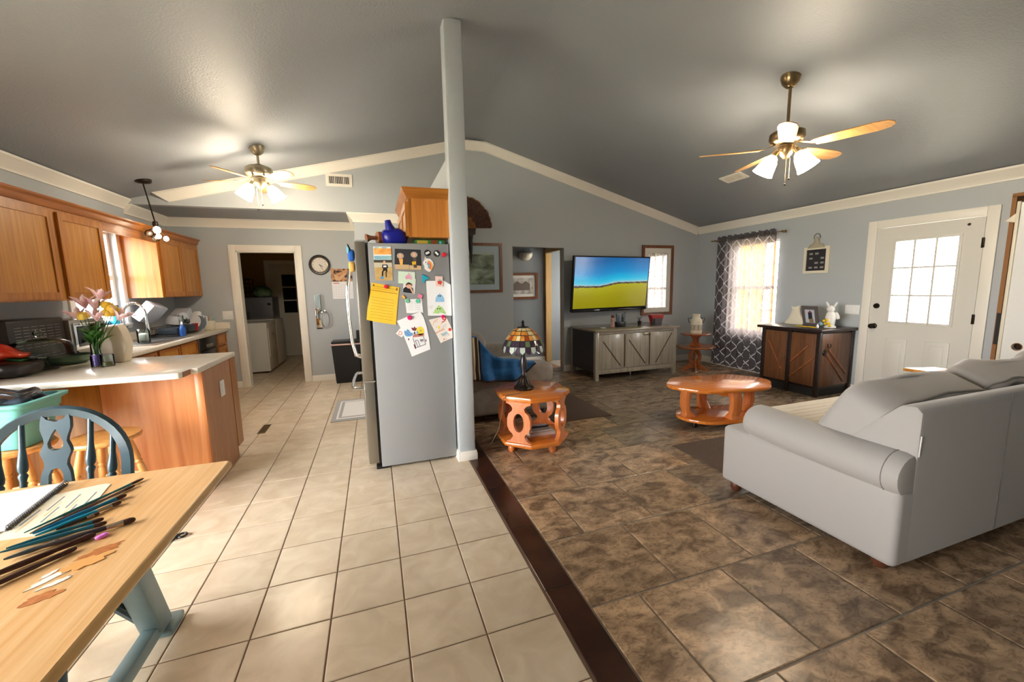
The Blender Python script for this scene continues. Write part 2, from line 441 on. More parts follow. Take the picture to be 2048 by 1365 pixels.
crown(5, (.06, 2.80, 2.50), (.86, 2.80, 2.50), (0, -1, 0), m0=1)
crown(6, (XR, YB, 2.455), (XR, YF, 2.455), (-1, 0, 0), m1=-1)
aL = math.atan2(3.61-2.543, RID-XL); aR = math.atan2(3.61-2.44, XR-RID)
def rake(n, x0, x1, zf, a, cut0=0, cut1=0):
    p0, p1 = Vector((x0, YF, zf(x0))), Vector((x1, YF, zf(x1)))
    up = Vector((-math.sin(a), 0, math.cos(a))); d = (p1-p0).normalized()
    mb = MB().loft([[p0+Vector((0, -1, 0))*u+up*w+d*(cut0*-w) for u, w in CP], [p1+Vector((0, -1, 0))*u+up*w+d*(cut1*w) for u, w in CP]])
    return struct('trim_%d' % n, mb, TRIM, smooth=25)
rake(7, -2.13, 1.62, zl, aL, cut0=.9, cut1=-.12)
rake(8, 1.60, 1.94, lambda x: 3.562, 0.0, cut0=.12, cut1=.12)
rake(9, 1.92, XR-.01, zr, -aR, cut0=.14)
def base(n, side, p0, p1, out, h=.095):
    p0, p1, out = Vector(p0), Vector(p1), Vector(out); z = Vector((0, 0, 1))
    pr = [(0, 0), (.014, 0), (.014, h*.62), (.010, h*.72), (.010, h*.86), (.004, h), (0, h)]
    return struct('baseboard_%s' % side, MB().loft([[p0+out*u+z*w for u, w in pr], [p1+out*u+z*w for u, w in pr]]), TRIM)
base(1, 'kitchen', (-.755, YK, 0), (.06, YK, 0), (0, -1, 0))
base(1, 'kitchen', (-1.83, YK, 0), (-1.72, YK, 0), (0, -1, 0))
base(2, 'far', (3.25, YF, 0), (XR, YF, 0), (0, -1, 0), .11)
base(2, 'far', (1.0, YF, 0), (2.36, YF, 0), (0, -1, 0), .11)
base(3, 'right', (XR, -.02, 0), (XR, YF, 0), (-1, 0, 0), .11)
base(3, 'right', (XR, YB, 0), (XR, -1.11, 0), (-1, 0, 0), .11)
base(4, 'hall', (1.1, 3.76, 0), (3.37, 3.76, 0), (0, -1, 0), .10)
pb = MB().box(.846, 1.010, -.184, -.02, 0, .062, bev=.003).box(.850, 1.006, -.180, -.024, .060, .080, bev=.004)
struct('baseboard_post', pb, TRIM)

# ---- doors
def casing(par, axis, plane, out, a, b, top, w=.09, t=.018, mat=TRIM):
    """door casing on a wall plane around an opening a..b"""
    for (p, q, z0, z1) in ((a-w, a, 0, top+w), (b, b+w, 0, top+w), (a, b, top, top+w)):
        for (i0, i1, tt) in ((0, 1, t), (.30, .85, t*1.45)):
            pass
        lo, hi = sorted((plane, plane+out*t))
        mb = MB().box(lo, hi, p, q, z0, z1, bev=.005) if axis == 'x' else MB().box(p, q, lo, hi, z0, z1, bev=.005)
        mb.build('casing', mat, par)
def hinge(par, c, s=(.006, .02, .09), mat=BRASS):
    MB().box(c[0]-s[0], c[0]+s[0], c[1]-s[1], c[1]+s[1], c[2]-s[2]/2, c[2]+s[2]/2, bev=.002).build('hinge', mat, par)

d1 = thing('door_1', 'white front door with nine panes in the right wall', None, (XR, -.565, 0), kind='structure')
casing(d1, 'x', XR, -1, -1.02, -.11, 2.04)
gy0, gy1, gz0, gz1 = -.853, -.300, .94, 1.88
X0, X1 = XR-.012, XR+.034
MB().prism([(-1.016, .012), (-.114, .012), (-.114, 2.036), (-1.016, 2.036)], 'x', X0, X1,
           holes=[[(gy0, gz0), (gy1, gz0), (gy1, gz1), (gy0, gz1)]]).build('door_slab', DOORW, d1)
for k in range(4):
    y = gy0+(gy1-gy0)*k/3; z = gz0+(gz1-gz0)*k/3
    w = .010 if k in (1, 2) else .014
    MB().box(X0-.008, X0+.03, y-w, y+w, gz0-.014, gz1+.014, bev=.003).build('muntin', DOORW, d1)
    MB().box(X0-.006, X0+.028, gy0-.014, gy1+.014, z-w, z+w, bev=.003).build('muntin', DOORW, d1)
for i in range(3):
    for j in range(3):
        a, b = gy0+(gy1-gy0)*i/3, gy0+(gy1-gy0)*(i+1)/3; e, f = gz0+(gz1-gz0)*j/3, gz0+(gz1-gz0)*(j+1)/3
        MB().box(XR+.004, XR+.008, a+.008, b-.008, e+.008, f-.008).build('pane', PANE, d1, 0)
for (a, b) in ((-.868, -.660), (-.505, -.298)):
    pn = MB().box(X0-.010, X0+.004, a, b, .22, .755, bev=.008).build('door_panel', DOORW, d1)
    MB().box(X0-.016, X0-.006, a+.045, b-.045, .265, .71, bev=.006).build('raised_field', DOORW, pn)
MB().lathe([(0, 0), (.031, 0), (.031, .012), (.026, .02), (0, .02)], n=20).build('deadbolt', BRONZE, d1, world=False).matrix_local = Matrix.Translation((X0-XR, .385, 1.127)) @ Matrix.Rotation(R(-90), 4, 'Y')
MB().lathe([(0, 0), (.032, 0), (.030, .008), (.013, .014), (.013, .032), (.026, .044), (.031, .058), (.024, .074), (0, .078)], n=20).build('knob', BRONZE, d1, world=False).matrix_local = Matrix.Translation((X0-XR, .393, .885)) @ Matrix.Rotation(R(-90), 4, 'Y')
MB().lathe([(0, 0), (.014, 0), (.012, .006), (0, .007)], n=14).build('peephole', BRONZE, d1, world=False).matrix_local = Matrix.Translation((X0-XR, -.335, 1.973)) @ Matrix.Rotation(R(-90), 4, 'Y')
for z in (1.78, 1.02, .25): hinge(d1, (XR-.010, -1.018, z), (.008, .014, .1), BRONZE)
MB().box(XR-.03, XR+.12, -1.02, -.11, 0, .012, bev=.003).build('threshold', NICKEL, d1)

d2 = thing('door_2', 'cream cased doorway from kitchen to the dark laundry room', None, (-1.24, YK, 0), kind='structure')
casing(d2, 'y', YK, -1, -1.63, -.845, 2.05)
MB().box(-1.632, -1.612, YK-.004, YK+.13, 0, 2.05).build('jamb', TRIM, d2)
MB().box(-.863, -.843, YK-.004, YK+.13, 0, 2.05).build('jamb', TRIM, d2)
MB().box(-1.63, -.845, YK-.004, YK+.13, 2.032, 2.052).build('jamb', TRIM, d2)
for z in (1.75, 1.02, .28): hinge(d2, (-.866, YK+.055, z), (.005, .018, .09))

d3 = thing('door_3', 'white laundry back door with small dark panes', None, (-1.45, 6.77, 0), kind='structure')
casing(d3, 'y', 6.78, -1, -1.88, -1.0, 2.04)
MB().box(-1.875, -1.005, 6.745, 6.79, .01, 2.035).build('door_slab', DOORW, d3)
for i in range(2):
    for j in range(3):
        x = -1.64+.29*i; z = .98+.29*j
        MB().box(x, x+.26, 6.738, 6.748, z, z+.26).build('pane', DGLASS, d3, 0)
MB().ball((-1.80, 6.71, .92), .032).build('knob', BRONZE, d3)
MB().ball((-1.80, 6.735, 1.14), (.03, .015, .03)).build('deadbolt', BRONZE, d3)

TAN = oak('tan_trim', (190, 150, 92), (206, 168, 110), 'z')
d4 = thing('door_4', 'tan cased doorway at the right of the hall', None, (3.37, 3.39, 0), kind='structure')
casing(d4, 'x', 3.37, -1, 3.08, 3.70, 2.06, .075, .02, TAN)
MB().box(3.36, 3.47, 3.06, 3.082, 0, 2.06).build('jamb', TAN, d4)
MB().box(3.36, 3.47, 3.698, 3.72, 0, 2.06).build('jamb', TAN, d4)

# ---- windows
def sash_window(n, label, side, plane, y0, y1, z0, z1, cols, rows, depth=.13):
    o = 1 if side > 0 else -1
    w = thing('window_%d' % n, label, None, (plane, (y0+y1)/2, z0), kind='structure')
    a, b = sorted((plane+o*.05, plane+o*.11))
    fr = MB().prism([(y0, z0), (y1, z0), (y1, z1), (y0, z1)], 'x', a, b, holes=[[(y0+.04, z0+.04), (y1-.04, z0+.04), (y1-.04, z1-.04), (y0+.04, z1-.04)]])
    fr.build('window_frame', WHITE, w)
    zm = (z0+z1)/2
    MB().box(a, b, y0+.04, y1-.04, zm-.025, zm+.025).build('meeting_rail', WHITE, w)
    for (s0, s1) in ((z0+.04, zm-.025), (zm+.025, z1-.04)):
        for i in range(cols):
            for j in range(rows):
                ya, yb = y0+.04+(y1-y0-.08)*i/cols, y0+.04+(y1-y0-.08)*(i+1)/cols
                za, zb = s0+(s1-s0)*j/rows, s0+(s1-s0)*(j+1)/rows
                p = MB().box(plane+o*.078, plane+o*.082, ya+.004, yb-.004, za+.004, zb-.004).build('pane', PANE, w, 0)
        for i in range(1, cols):
            y = y0+.04+(y1-y0-.08)*i/cols
            MB().box(min(plane+o*.07, plane+o*.09), max(plane+o*.07, plane+o*.09), y-.008, y+.008, s0, s1).build('muntin', WHITE, w)
        for j in range(1, rows):
            z = s0+(s1-s0)*j/rows
            MB().box(min(plane+o*.071, plane+o*.089), max(plane+o*.071, plane+o*.089), y0+.04, y1-.04, z-.008, z+.008).build('muntin', WHITE, w)
    return w
w1 = sash_window(1, 'sash window behind the lattice curtain', 1, XR, 1.12, 1.93, .63, 2.08, 3, 2)
MB().box(XR-.02, XR+.05, 1.08, 1.97, .60, .63, bev=.004).build('window_sill', WHITE, w1)
w2 = sash_window(2, 'kitchen window between the wall cabinets', -1, XL, 1.65, 2.45, 1.12, 2.14, 2, 1)
MB().box(XL-.05, XL+.04, 1.60, 2.50, 1.09, 1.12, bev=.004).build('window_sill', WHITE, w2)
MB().box(XL, XL+.018, 2.45, 2.53, 1.06, 2.14, bev=.004).build('casing', WHITE, w2)
MB().box(XL, XL+.018, 1.57, 1.65, 1.06, 2.14, bev=.004).build('casing', WHITE, w2)
w3 = thing('window_3', 'unseen glazed patio door added to light the dining corner', None, (XL, -1.9, 0), kind='structure')  # out of view; door and wall opening added to let daylight in
for y in (-3.4, -2.175, -.95): MB().box(XL-.10, XL-.05, y, y+.05, .02, 2.05).build('window_frame', WHITE, w3)
for y in (-3.35, -2.125): MB().box(XL-.08, XL-.076, y, y+1.17, .04, 2.03).build('pane', PANE, w3, 0)

# ---- outdoors
GRD = M('pale_ground', (196, 188, 170), .9, c2=(180, 176, 150), scale=.6)
STUC = M('yellow_wall', (226, 170, 70), .8, c2=(236, 186, 92), scale=3)
struct('ground', MB().box(XR+.15, 30, -14, 18, -.25, -.12).box(-26, XL-.15, -14, 18, -.25, -.12), GRD)
nb = thing('porch_wall', 'yellow porch wall outside the curtained window', None, (8.6, 4.2, -.12), kind='structure')
MB().box(8.6, 8.8, 3.35, 6.5, -.12, 2.9).build('wall_panel', STUC, nb)
MB().box(8.52, 8.62, 3.28, 3.42, -.12, 2.9, bev=.01).build('corner_board', WHITE, nb)

# ---- vents and plates
LOUV = M('louvre_white', (232, 228, 218), .4)
v1 = thing('wall_vent', 'white louvred air vent high on the gable wall', 'vent', (-.085, YF, 2.91))
MB().prism([(-.25, 2.828), (.078, 2.828), (.078, 2.99), (-.25, 2.99)], 'y', YF-.012, YF, holes=[[(-.215, 2.862), (.045, 2.862), (.045, 2.956), (-.215, 2.956)]]).build('vent_frame', LOUV, v1)
MB().box(-.215, .045, YF-.003, YF-.001, 2.862, 2.956).build('backing', BLACKM, v1)
for k in range(12):
    x = -.207+k*.0222
    if k in (3, 8): MB().box(x-.008, x+.008, YF-.012, YF-.004, 2.862, 2.956).build('slat', LOUV, v1)
    MB().box(x-.0035, x+.0035, YF-.012, YF-.004, 2.862, 2.956).build('slat', LOUV, v1)
v2 = thing('ceiling_vent', 'cream air vent in the sloping living room ceiling', 'vent', (4.745, .83, zr(4.745)), 0)
v2.rotation_euler = (0, math.atan((3.61-2.44)/(XR-RID)), 0)
MB().prism([(-.085, -.16), (.085, -.16), (.085, .16), (-.085, .16)], 'z', -.012, 0, holes=[[(-.05, -.125), (.05, -.125), (.05, .125), (-.05, .125)]]).build('vent_frame', LOUV, v2, world=False)
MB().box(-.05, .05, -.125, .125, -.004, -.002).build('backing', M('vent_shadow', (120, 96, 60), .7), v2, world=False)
for k in range(9):
    MB().box(-.05, .05, -.118+k*.029, -.108+k*.029, -.012, -.004).build('slat', LOUV, v2, world=False)
def plate(label, axis, c, w, h, n, cat='switch plate', nm='switch_plate', toggles=True):
    t = thing(nm, label, cat, c)
    s = (.006, w, h) if axis == 'x' else (w, .006, h)
    MB().box(c[0]-s[0], c[0]+s[0]*0, c[1]-s[1]/2, c[1]+s[1]/2, c[2]-h/2, c[2]+h/2, bev=.002).build('plate', WHITE, t) if axis == 'x' else \
        MB().box(c[0]-w/2, c[0]+w/2, c[1]-.006, c[1], c[2]-h/2, c[2]+h/2, bev=.002).build('plate', WHITE, t)
    for k in range(n):
        q = (k-(n-1)/2)*.046
        if axis == 'x': MB().box(c[0]-.012, c[0]-.004, c[1]+q-.006, c[1]+q+.006, c[2]-.012, c[2]+.012, bev=.002).build('toggle', PLAST, t)
        else: MB().box(c[0]+q-.006, c[0]+q+.006, c[1]-.012, c[1]-.004, c[2]-.012, c[2]+.012, bev=.002).build('toggle', PLAST, t)
    return t
plate('white triple switch plate between sideboard and front door', 'x', (XR, .083, 1.07), .165, .118, 3)
plate('white double switch plate left of the laundry doorway', 'y', (-1.815, YK, 1.11), .135, .125, 2)
# ================================================================== living room
# ---- ceiling fans
def fan(name, label, x, y, zc, zm, zb, r, off, loff, metal, group):
    t = thing(name, label, 'ceiling fan', (x, y, zc), group=None)
    MB().lathe([(0, .03), (.075, .03), (.075, -.005), (.062, -.045), (.035, -.075), (.016, -.085), (0, -.085)], (x, y, zc), 20).build('canopy', metal, t)
    MB().cyl((x, y, zc-.07), (x, y, zm+.05), .012, n=10).build('downrod', metal, t)
    MB().lathe([(0, .07), (.03, .07), (.04, .055), (.10, .045), (.128, .025), (.132, -.02), (.118, -.045), (.085, -.06), (0, -.06)], (x, y, zm), 28).build('motor_housing', metal, t)
    for k in range(5):
        a = R(off+72*k); ca, sa = math.cos(a), math.sin(a)
        p = -13
        M3 = RZ(a) @ RX(R(p))
        out = [(.20, -.045), (.30, -.058), (r-.10, -.066), (r-.03, -.052), (r, -.018), (r, .018), (r-.03, .052), (r-.10, .066), (.30, .058), (.20, .045)]
        mb = MB().prism(out, 'z', -.003, .003)
        for i, v in enumerate(mb.v): mb.v[i] = M3 @ v + Vector((x, y, zb))
        b = mb.build('blade', BLADE, t)
        mb = MB().prism([(.085, -.016), (.17, -.016), (.20, -.035), (.255, -.03), (.27, 0), (.255, .03), (.20, .035), (.17, .016), (.085, .016)], 'z', .003, .008)
        for i, v in enumerate(mb.v): mb.v[i] = M3 @ v + Vector((x, y, zb+(.03 if v.x < .1 else 0)))
        mb.build('blade_bracket', metal, b)
    zk = zb-.03
    MB().lathe([(0, .05), (.055, .05), (.06, .02), (.045, -.02), (.022, -.05), (0, -.055)], (x, y, zk), 20).build('light_kit', metal, t)
    for k in range(2):
        a = R(loff+90+180*k); d = Vector((math.cos(a)*math.sin(R(30)), math.sin(a)*math.sin(R(30)), -math.cos(R(30))))
        p = Vector((x+math.cos(a)*.075, y+math.sin(a)*.075, zk+.0))
        MB().tube([(x, y, zk), (x+math.cos(a)*.045, y+math.sin(a)*.045, zk+.012), p], .009, 8).build('lamp_arm', metal, t)
        MB().cyl(p-d*.02, p+d*.03, .02, n=12).build('socket_arm', metal, t)
        sh = MB().tube([p+d*.02, p+d*.03, p+d*.065, p+d*.115, p+d*.155, p+d*.175], [.026, .036, .056, .068, .076, .084], 20, cap=True)
        sh.build('lamp_shade', SHADE, t)
    for (dx, L_) in ((.012, .16), (-.03, .21)):
        q = Vector((x+dx, y-.03, zk-.05))
        c = MB().cyl(q, q-Vector((0, 0, L_)), .0018, n=6).build('pull_chain', metal, t)
        MB().ball(q-Vector((0, 0, L_+.01)), (.007, .007, .011), 10).build('chain_pull', BRONZE, c)
    return t
fan('ceiling_fan', 'brass ceiling fan on long rod above the living room', 3.616, -.733, zr(3.616), 2.64, 2.545, .67, 2, 38, BRASS, None)
fan('ceiling_fan', 'pale ceiling fan on short rod above the kitchen', -.812, 1.75, zl(-.812), 2.715, 2.615, .56, 23, 102, NICKEL, None)

# ---- television
def tvmat():
    m = M('tv_screen', (10, 10, 12), .18)
    N = m.node_tree.nodes; L = m.node_tree.links; b = N['Principled BSDF']
    tc = N.new('ShaderNodeTexCoord'); sx = N.new('ShaderNodeSeparateXYZ'); L.new(tc.outputs['Generated'], sx.inputs[0])
    hx = N.new('ShaderNodeValToRGB'); hx.color_ramp.interpolation = 'EASE'
    e = hx.color_ramp.elements; e[0].position = 0; e[0].color = (.42, .42, .42, 1); e[1].position = 1; e[1].color = (.495, .495, .495, 1)
    q = e.new(.3); q.color = (.415, .415, .415, 1); q = e.new(.62); q.color = (.488, .488, .488, 1)
    L.new(sx.outputs[0], hx.inputs[0])
    nz = N.new('ShaderNodeTexNoise'); nz.inputs['Scale'].default_value = 30; L.new(tc.outputs['Generated'], nz.inputs['Vector'])
    d = N.new('ShaderNodeMath'); d.operation = 'SUBTRACT'; L.new(sx.outputs[2], d.inputs[0]); L.new(hx.outputs[0], d.inputs[1])
    a = N.new('ShaderNodeMath'); a.operation = 'ADD'; a.inputs[1].default_value = .5; L.new(d.outputs[0], a.inputs[0])
    rp = N.new('ShaderNodeValToRGB'); el = rp.color_ramp.elements
    el[0].position = 0; el[0].color = S((126, 118, 8)); el[1].position = 1; el[1].color = S((2, 84, 142))
    for p, c in ((.30, (140, 132, 12)), (.485, (154, 150, 20)), (.494, (110, 104, 24)), (.498, (56, 48, 46)), (.520, (74, 60, 58)), (.532, (150, 176, 180)), (.56, (70, 176, 200)), (.63, (6, 160, 200)), (.76, (4, 120, 180))):
        k = el.new(p); k.color = S(c)
    n2 = N.new('ShaderNodeMath'); n2.operation = 'MULTIPLY_ADD'; n2.inputs[1].default_value = .05; L.new(nz.outputs['Fac'], n2.inputs[0]); L.new(a.outputs[0], n2.inputs[2])
    n3 = N.new('ShaderNodeMath'); n3.operation = 'SUBTRACT'; n3.inputs[1].default_value = .025; L.new(n2.outputs[0], n3.inputs[0])
    L.new(n3.outputs[0], rp.inputs[0])
    L.new(rp.outputs[0], b.inputs['Emission Color']); b.inputs['Emission Strength'].default_value = .46
    return m
tv = thing('television', 'large flat television tilted on the far wall showing a green field', 'television', (4.005, 2.48, 1.466))
tv.rotation_euler = (.10, 0, .12)
W2, H2 = .785, .447
MB().box(-W2, W2, -.022, .03, -H2, H2, bev=.006).box(-.3, .3, .03, .06, -.25, .2, bev=.01).build('housing', BLACK, tv, world=False)
MB().box(-W2+.022, W2-.022, -.0245, -.0215, -H2+.055, H2-.022).build('screen', tvmat(), tv, 0, world=False)
MB().box(-W2, W2, -.030, -.016, -H2-.006, -H2+.028, bev=.004).build('lower_bezel', DGLASS, tv, world=False)
MB().box(-.025, .025, -.032, -.029, -H2+.008, -H2+.018).build('badge', CHROME, tv, world=False)
MB().box(-.06, .06, .05, .216, -.10, .10, bev=.01).build('wall_bracket', BLACKM, tv, world=False)

# ---- framed things on the far wall
def frame(name, label, cat, axis, plane, out, a, b, z0, z1, w, fm, matc=None, mw_=0, pic=None, inner=None):
    mid = ((a+b)/2, plane, (z0+z1)/2) if axis == 'y' else (plane, (a+b)/2, (z0+z1)/2)
    t = thing(name, label, cat, mid)
    def slab(p0, p1, h0, h1, q0, q1, mat, nm, bev=0, holes=()):
        lo, hi = sorted((plane+out*q0, plane+out*q1))
        m = MB().prism([(p0, h0), (p1, h0), (p1, h1), (p0, h1)], axis, lo, hi, holes=holes)
        return m.build(nm, mat, t, 25)
    slab(a, b, z0, z1, .002, .030, fm, 'frame', holes=[[(a+w, z0+w), (b-w, z0+w), (b-w, z1-w), (a+w, z1-w)]])
    if matc:
        i = [[(a+w+mw_, z0+w+mw_), (b-w-mw_, z0+w+mw_), (b-w-mw_, z1-w-mw_), (a+w+mw_, z1-w-mw_)]]
        slab(a+w, b-w, z0+w, z1-w, .012, .016, matc, 'mount', holes=i)
    ww = w+mw_
    if pic: slab(a+ww-.004, b-ww+.004, z0+ww-.004, z1-ww+.004, .006, .012, pic, inner or 'picture')
    return t
MATB = M('mount_blue_grey', (176, 194, 202), .8); MATW = M('mount_white', (226, 224, 216), .8)
LAND = M('landscape_print', (74, 84, 60), .6, c2=(164, 178, 160), scale=3.2, detail=7, stretch=(1, 1, 2.2), dist=.6)
f1 = frame('framed_picture', 'framed green landscape print left of the hall opening', 'picture', 'y', YF, -1, 1.38, 2.178, 1.364, 2.116, .042, FRAMEW, MATB, .085, LAND)
MB().prism([(1.515, 1.99), (2.05, 1.99), (2.05, 1.94), (1.515, 1.95)], 'y', YF-.0135, YF-.012).build('print_sky', M('print_sky', (178, 190, 186), .6), f1)
ETCH = M('etching_print', (150, 142, 132), .7, c2=(214, 208, 200), scale=9, detail=8)
f2 = frame('framed_etching', 'small brown framed etching of a house on the hall back wall', 'picture', 'y', 3.76, -1, 2.56, 3.205, 1.215, 1.70, .045, FRAMEW, MATW, .05, ETCH)
MB().prism([(2.72, 1.38), (3.05, 1.38), (3.05, 1.50), (2.96, 1.55), (2.88, 1.50), (2.80, 1.55), (2.72, 1.50)], 'y', 3.76-.0135, 3.76-.012).build('house_print', M('house_ink', (112, 100, 92), .7), f2)
MIR = M('mirror_silver', (236, 240, 240), .02, 1.0)
frame('wall_mirror', 'tall wood framed mirror with white mount behind the television', 'mirror', 'y', YF, -1, 4.765, 5.435, .89, 2.128, .05, FRAMEW, MATW, .085, MIR, 'mirror_glass')

# ---- turkey fan mount
tk = thing('turkey_fan_mount', 'dark brown spread turkey tail mounted on the far wall', 'trophy', (1.56, YF, 2.32))
FEA = M('turkey_feather', (58, 34, 26), .7, c2=(84, 52, 36), scale=30, stretch=(1, 1, 1), jit=.15)
TIP = M('feather_tip', (120, 84, 48), .7)
for k in range(15):
    a = R(8+164*k/14); r = .47+.015*random.random(); d = Vector((math.cos(a), 0, math.sin(a))); n = Vector((-math.sin(a), 0, math.cos(a)))
    c = Vector((1.56, YF-.02-.004*(k % 3), 2.33))
    ws = [(.05, .012), (.2, .026), (.40, .050), (r-.035, .056), (r-.01, .046), (r, .02)]
    vs = [c+d*q+n*w for q, w in ws]+[c+d*q-n*w for q, w in reversed(ws)]
    f = MB().add(vs+[v+Vector((0, .004, 0)) for v in vs], [tuple(range(12)), tuple(reversed(range(12, 24)))]+[(i, (i+1) % 12, 12+(i+1) % 12, 12+i) for i in range(12)]).build('tail_feather', FEA, tk, 0)
    vs = [c+d*(r-.02)+n*.05, c+d*r+n*.022, c+d*r-n*.022, c+d*(r-.02)-n*.05]
    MB().add([v+Vector((0, -.002, 0)) for v in vs]+[v+Vector((0, .003, 0)) for v in vs], [(0, 1, 2, 3), (7, 6, 5, 4), (0, 4, 5, 1), (1, 5, 6, 2), (2, 6, 7, 3), (3, 7, 4, 0)]).build('feather_band', TIP, f, 0)
MB().prism(arc(1.56, 2.33, .21, .20, -20, 200, 14), 'y', YF-.06, YF-.03, bev=.008).build('covert_feathers', M('covert', (72, 44, 26), .75, c2=(150, 96, 44), scale=26), tk)
MB().prism([(1.38, 2.32), (1.76, 2.32), (1.76, 2.24), (1.72, 2.22), (1.71, 2.15), (1.66, 2.13), (1.46, 2.13), (1.42, 2.20)], 'y', YF-.07, YF-.004, bev=.008).build('plaque', M('plaque_brown', (44, 28, 22), .5), tk)
MB().tube([(1.66, YF-.09, 2.20), (1.67, YF-.09, 2.0), (1.675, YF-.085, 1.80)], [.045, .028, .006], 8).build('beard', BLACKM, tk)

# ---- hall sconce
sc = thing('wall_sconce', 'white half bowl glass sconce on the hall wall', 'lamp', (2.97, 3.76, 2.0))
vs = [[Vector((2.97+r*math.cos(PI+PI*k/12), 3.755+r*.75*math.sin(PI+PI*k/12), 1.925+z)) for k in range(13)] for r, z in ((.03, 0), (.075, .02), (.115, .06), (.135, .11), (.14, .145))]
MB().loft(vs, cap=False, closed=False).build('bowl', M('frosted_bowl', (206, 198, 178), .4), sc, solid=.004)
MB().box(2.93, 3.01, 3.735, 3.76, 1.96, 2.06, bev=.004).build('mounting_plate', BRASS, sc)

# ---- console under the television
cs = thing('tv_console', 'silver grey media console with diagonal door trim under the television', 'console', (4.085, 2.25, 0))
GRW = oak('silver_grey_wood', (150, 143, 130), (180, 174, 162), 'z', rough=.3, coat=.3)
GRX = oak('silver_grey_top', (134, 122, 108), (164, 152, 138), 'x', rough=.25, coat=.3)
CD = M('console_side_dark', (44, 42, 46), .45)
x0, x1, y0, y1 = 3.345, 4.83, 1.86, 2.66
MB().box(x0-.02, x1+.03, y0-.03, y1, .745, .775, bev=.005).build('top', GRX, cs)
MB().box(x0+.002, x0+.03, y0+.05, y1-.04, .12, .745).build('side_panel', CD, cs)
MB().box(x1-.03, x1-.002, y0+.05, y1-.04, .12, .745).build('side_panel', GRW, cs)
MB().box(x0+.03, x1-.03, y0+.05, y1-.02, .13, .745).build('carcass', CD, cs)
for (a, b, q) in ((x0, x0+.06, y0), (x1-.06, x1, y0), (x0, x0+.06, y1-.06), (x1-.06, x1, y1-.06)): MB().box(a, b, q, q+.06, 0, .745, bev=.004).build('leg', GRW, cs)
MB().box(x0+.06, x1-.06, y0+.004, y0+.03, .10, .165, bev=.003).build('lower_rail', GRW, cs)
MB().box(x0+.06, x1-.06, y0+.004, y0+.03, .705, .745, bev=.003).build('upper_rail', GRW, cs)
MB().cyl((4.1, y0+.2, 0), (4.1, y0+.2, .13), .02, n=10).build('centre_foot', CHROME, cs)
dw = (x1-x0-.12)/3
DK = M('trim_groove', (84, 66, 48), .4)
for k in range(3):
    a, b = x0+.06+dw*k+.003, x0+.06+dw*(k+1)-.003
    dr = MB().box(a, b, y0+.008, y0+.035, .17, .70, bev=.003).build('door', GRW, cs)
    p, q = ((a+.07, .60), (b-.07, .21)) if k != 2 else ((b-.03, .67), (a+.12, .21))
    d = (Vector((q[0], 0, q[1]))-Vector((p[0], 0, p[1]))); ln = d.length; an = math.atan2(-d.z, d.x)
    MB().box(-ln/2, ln/2, -.004, .006, -.006, .006, rot=RY(an)).build('diagonal_trim', DK, dr, world=False).location = Vector(((p[0]+q[0])/2, y0+.006, (p[1]+q[1])/2))-cs.location
    if k < 2: MB().box(b-.004, b+.010, y0, y0+.012, .19, .69).build('upright_trim', DK, dr)
MB().box(4.20, 4.30, y0, y0+.012, .655, .695, bev=.003).build('latch', NICKEL, cs)
# on the console
cu = thing('remote_caddy', 'small black caddy holding dark grey remotes on the media console', 'caddy', (3.975, 2.15, .775))
MB().prism([(3.90, .775), (4.04, .775), (4.05, .86), (3.89, .86)], 'y', 2.12, 2.20, bev=.004).build('holder', BLACK, cu)
for i, (dx, h, rr) in enumerate(((-.055, .21, -.12), (-.02, .18, -.03), (.02, .20, .05), (.055, .22, .12), (.03, .16, .02))):
    o = MB().box(-.018, .018, -.009, .009, 0, h, bev=.005).build('remote_control', M('remote_grey', (70, 78, 90), .4) if i % 2 == 0 else M('remote_blue_grey', (86, 98, 112), .4), None, world=False)
    o.location = (3.97+dx, 2.14+.022*(i % 2), .785); o.rotation_euler = (0, rr, 0)
    tag(o, ['leftmost grey remote tilting left in the black caddy', 'short blue grey remote second from left in the caddy', 'grey remote standing upright mid caddy', 'rightmost blue grey remote leaning right in the caddy', 'shortest grey remote at the front of the caddy'][i], 'remote', 'remotes in the caddy')
tn = thing('pink_ornament', 'small pink and brown ornament left of the remote caddy', 'ornament', (3.84, 2.18, .775))
MB().lathe([(0, 0), (.03, 0), (.035, .03), (.02, .07), (.032, .11), (.024, .15), (0, .16)], (3.84, 2.18, .775), 14).build('figure', M('pink_clay', (196, 150, 138), .5), tn)
MB().ball((3.84, 2.175, .945), .03, 12).build('head', M('brown_clay', (110, 70, 56), .5), tn)
MB().lathe([(0, 0), (.045, 0), (.05, .008), (.03, .012), (0, .010)], (3.62, 2.10, .775), 18).build('saucer', PLAST, None); tag(bpy.data.objects['saucer'], 'little white saucer on the left of the media console', 'dish')
rb = thing('red_bin', 'red tapered open bin beside grey box on the media console', 'bin', (4.74, 2.22, .775))
MB().prism([(4.66, .775), (4.80, .775), (4.86, .935), (4.60, .935)], 'y', 2.20, 2.30, bev=.006).build('bin_body', M('red_plastic', (178, 40, 36), .4), rb)
MB().box(4.60, 4.73, 2.10, 2.185, .776, .88, bev=.005).build('bin_filling', M('grey_card', (86, 84, 90), .6), rb)
pl = thing('small_plant', 'wiry dark sprig in a little pot at the mirror foot', 'plant', (4.46, 2.33, .775))
MB().lathe([(0, 0), (.025, 0), (.035, .06), (.03, .06), (0, .05)], (4.46, 2.33, .775), 12).build('pot', BLACKM, pl)
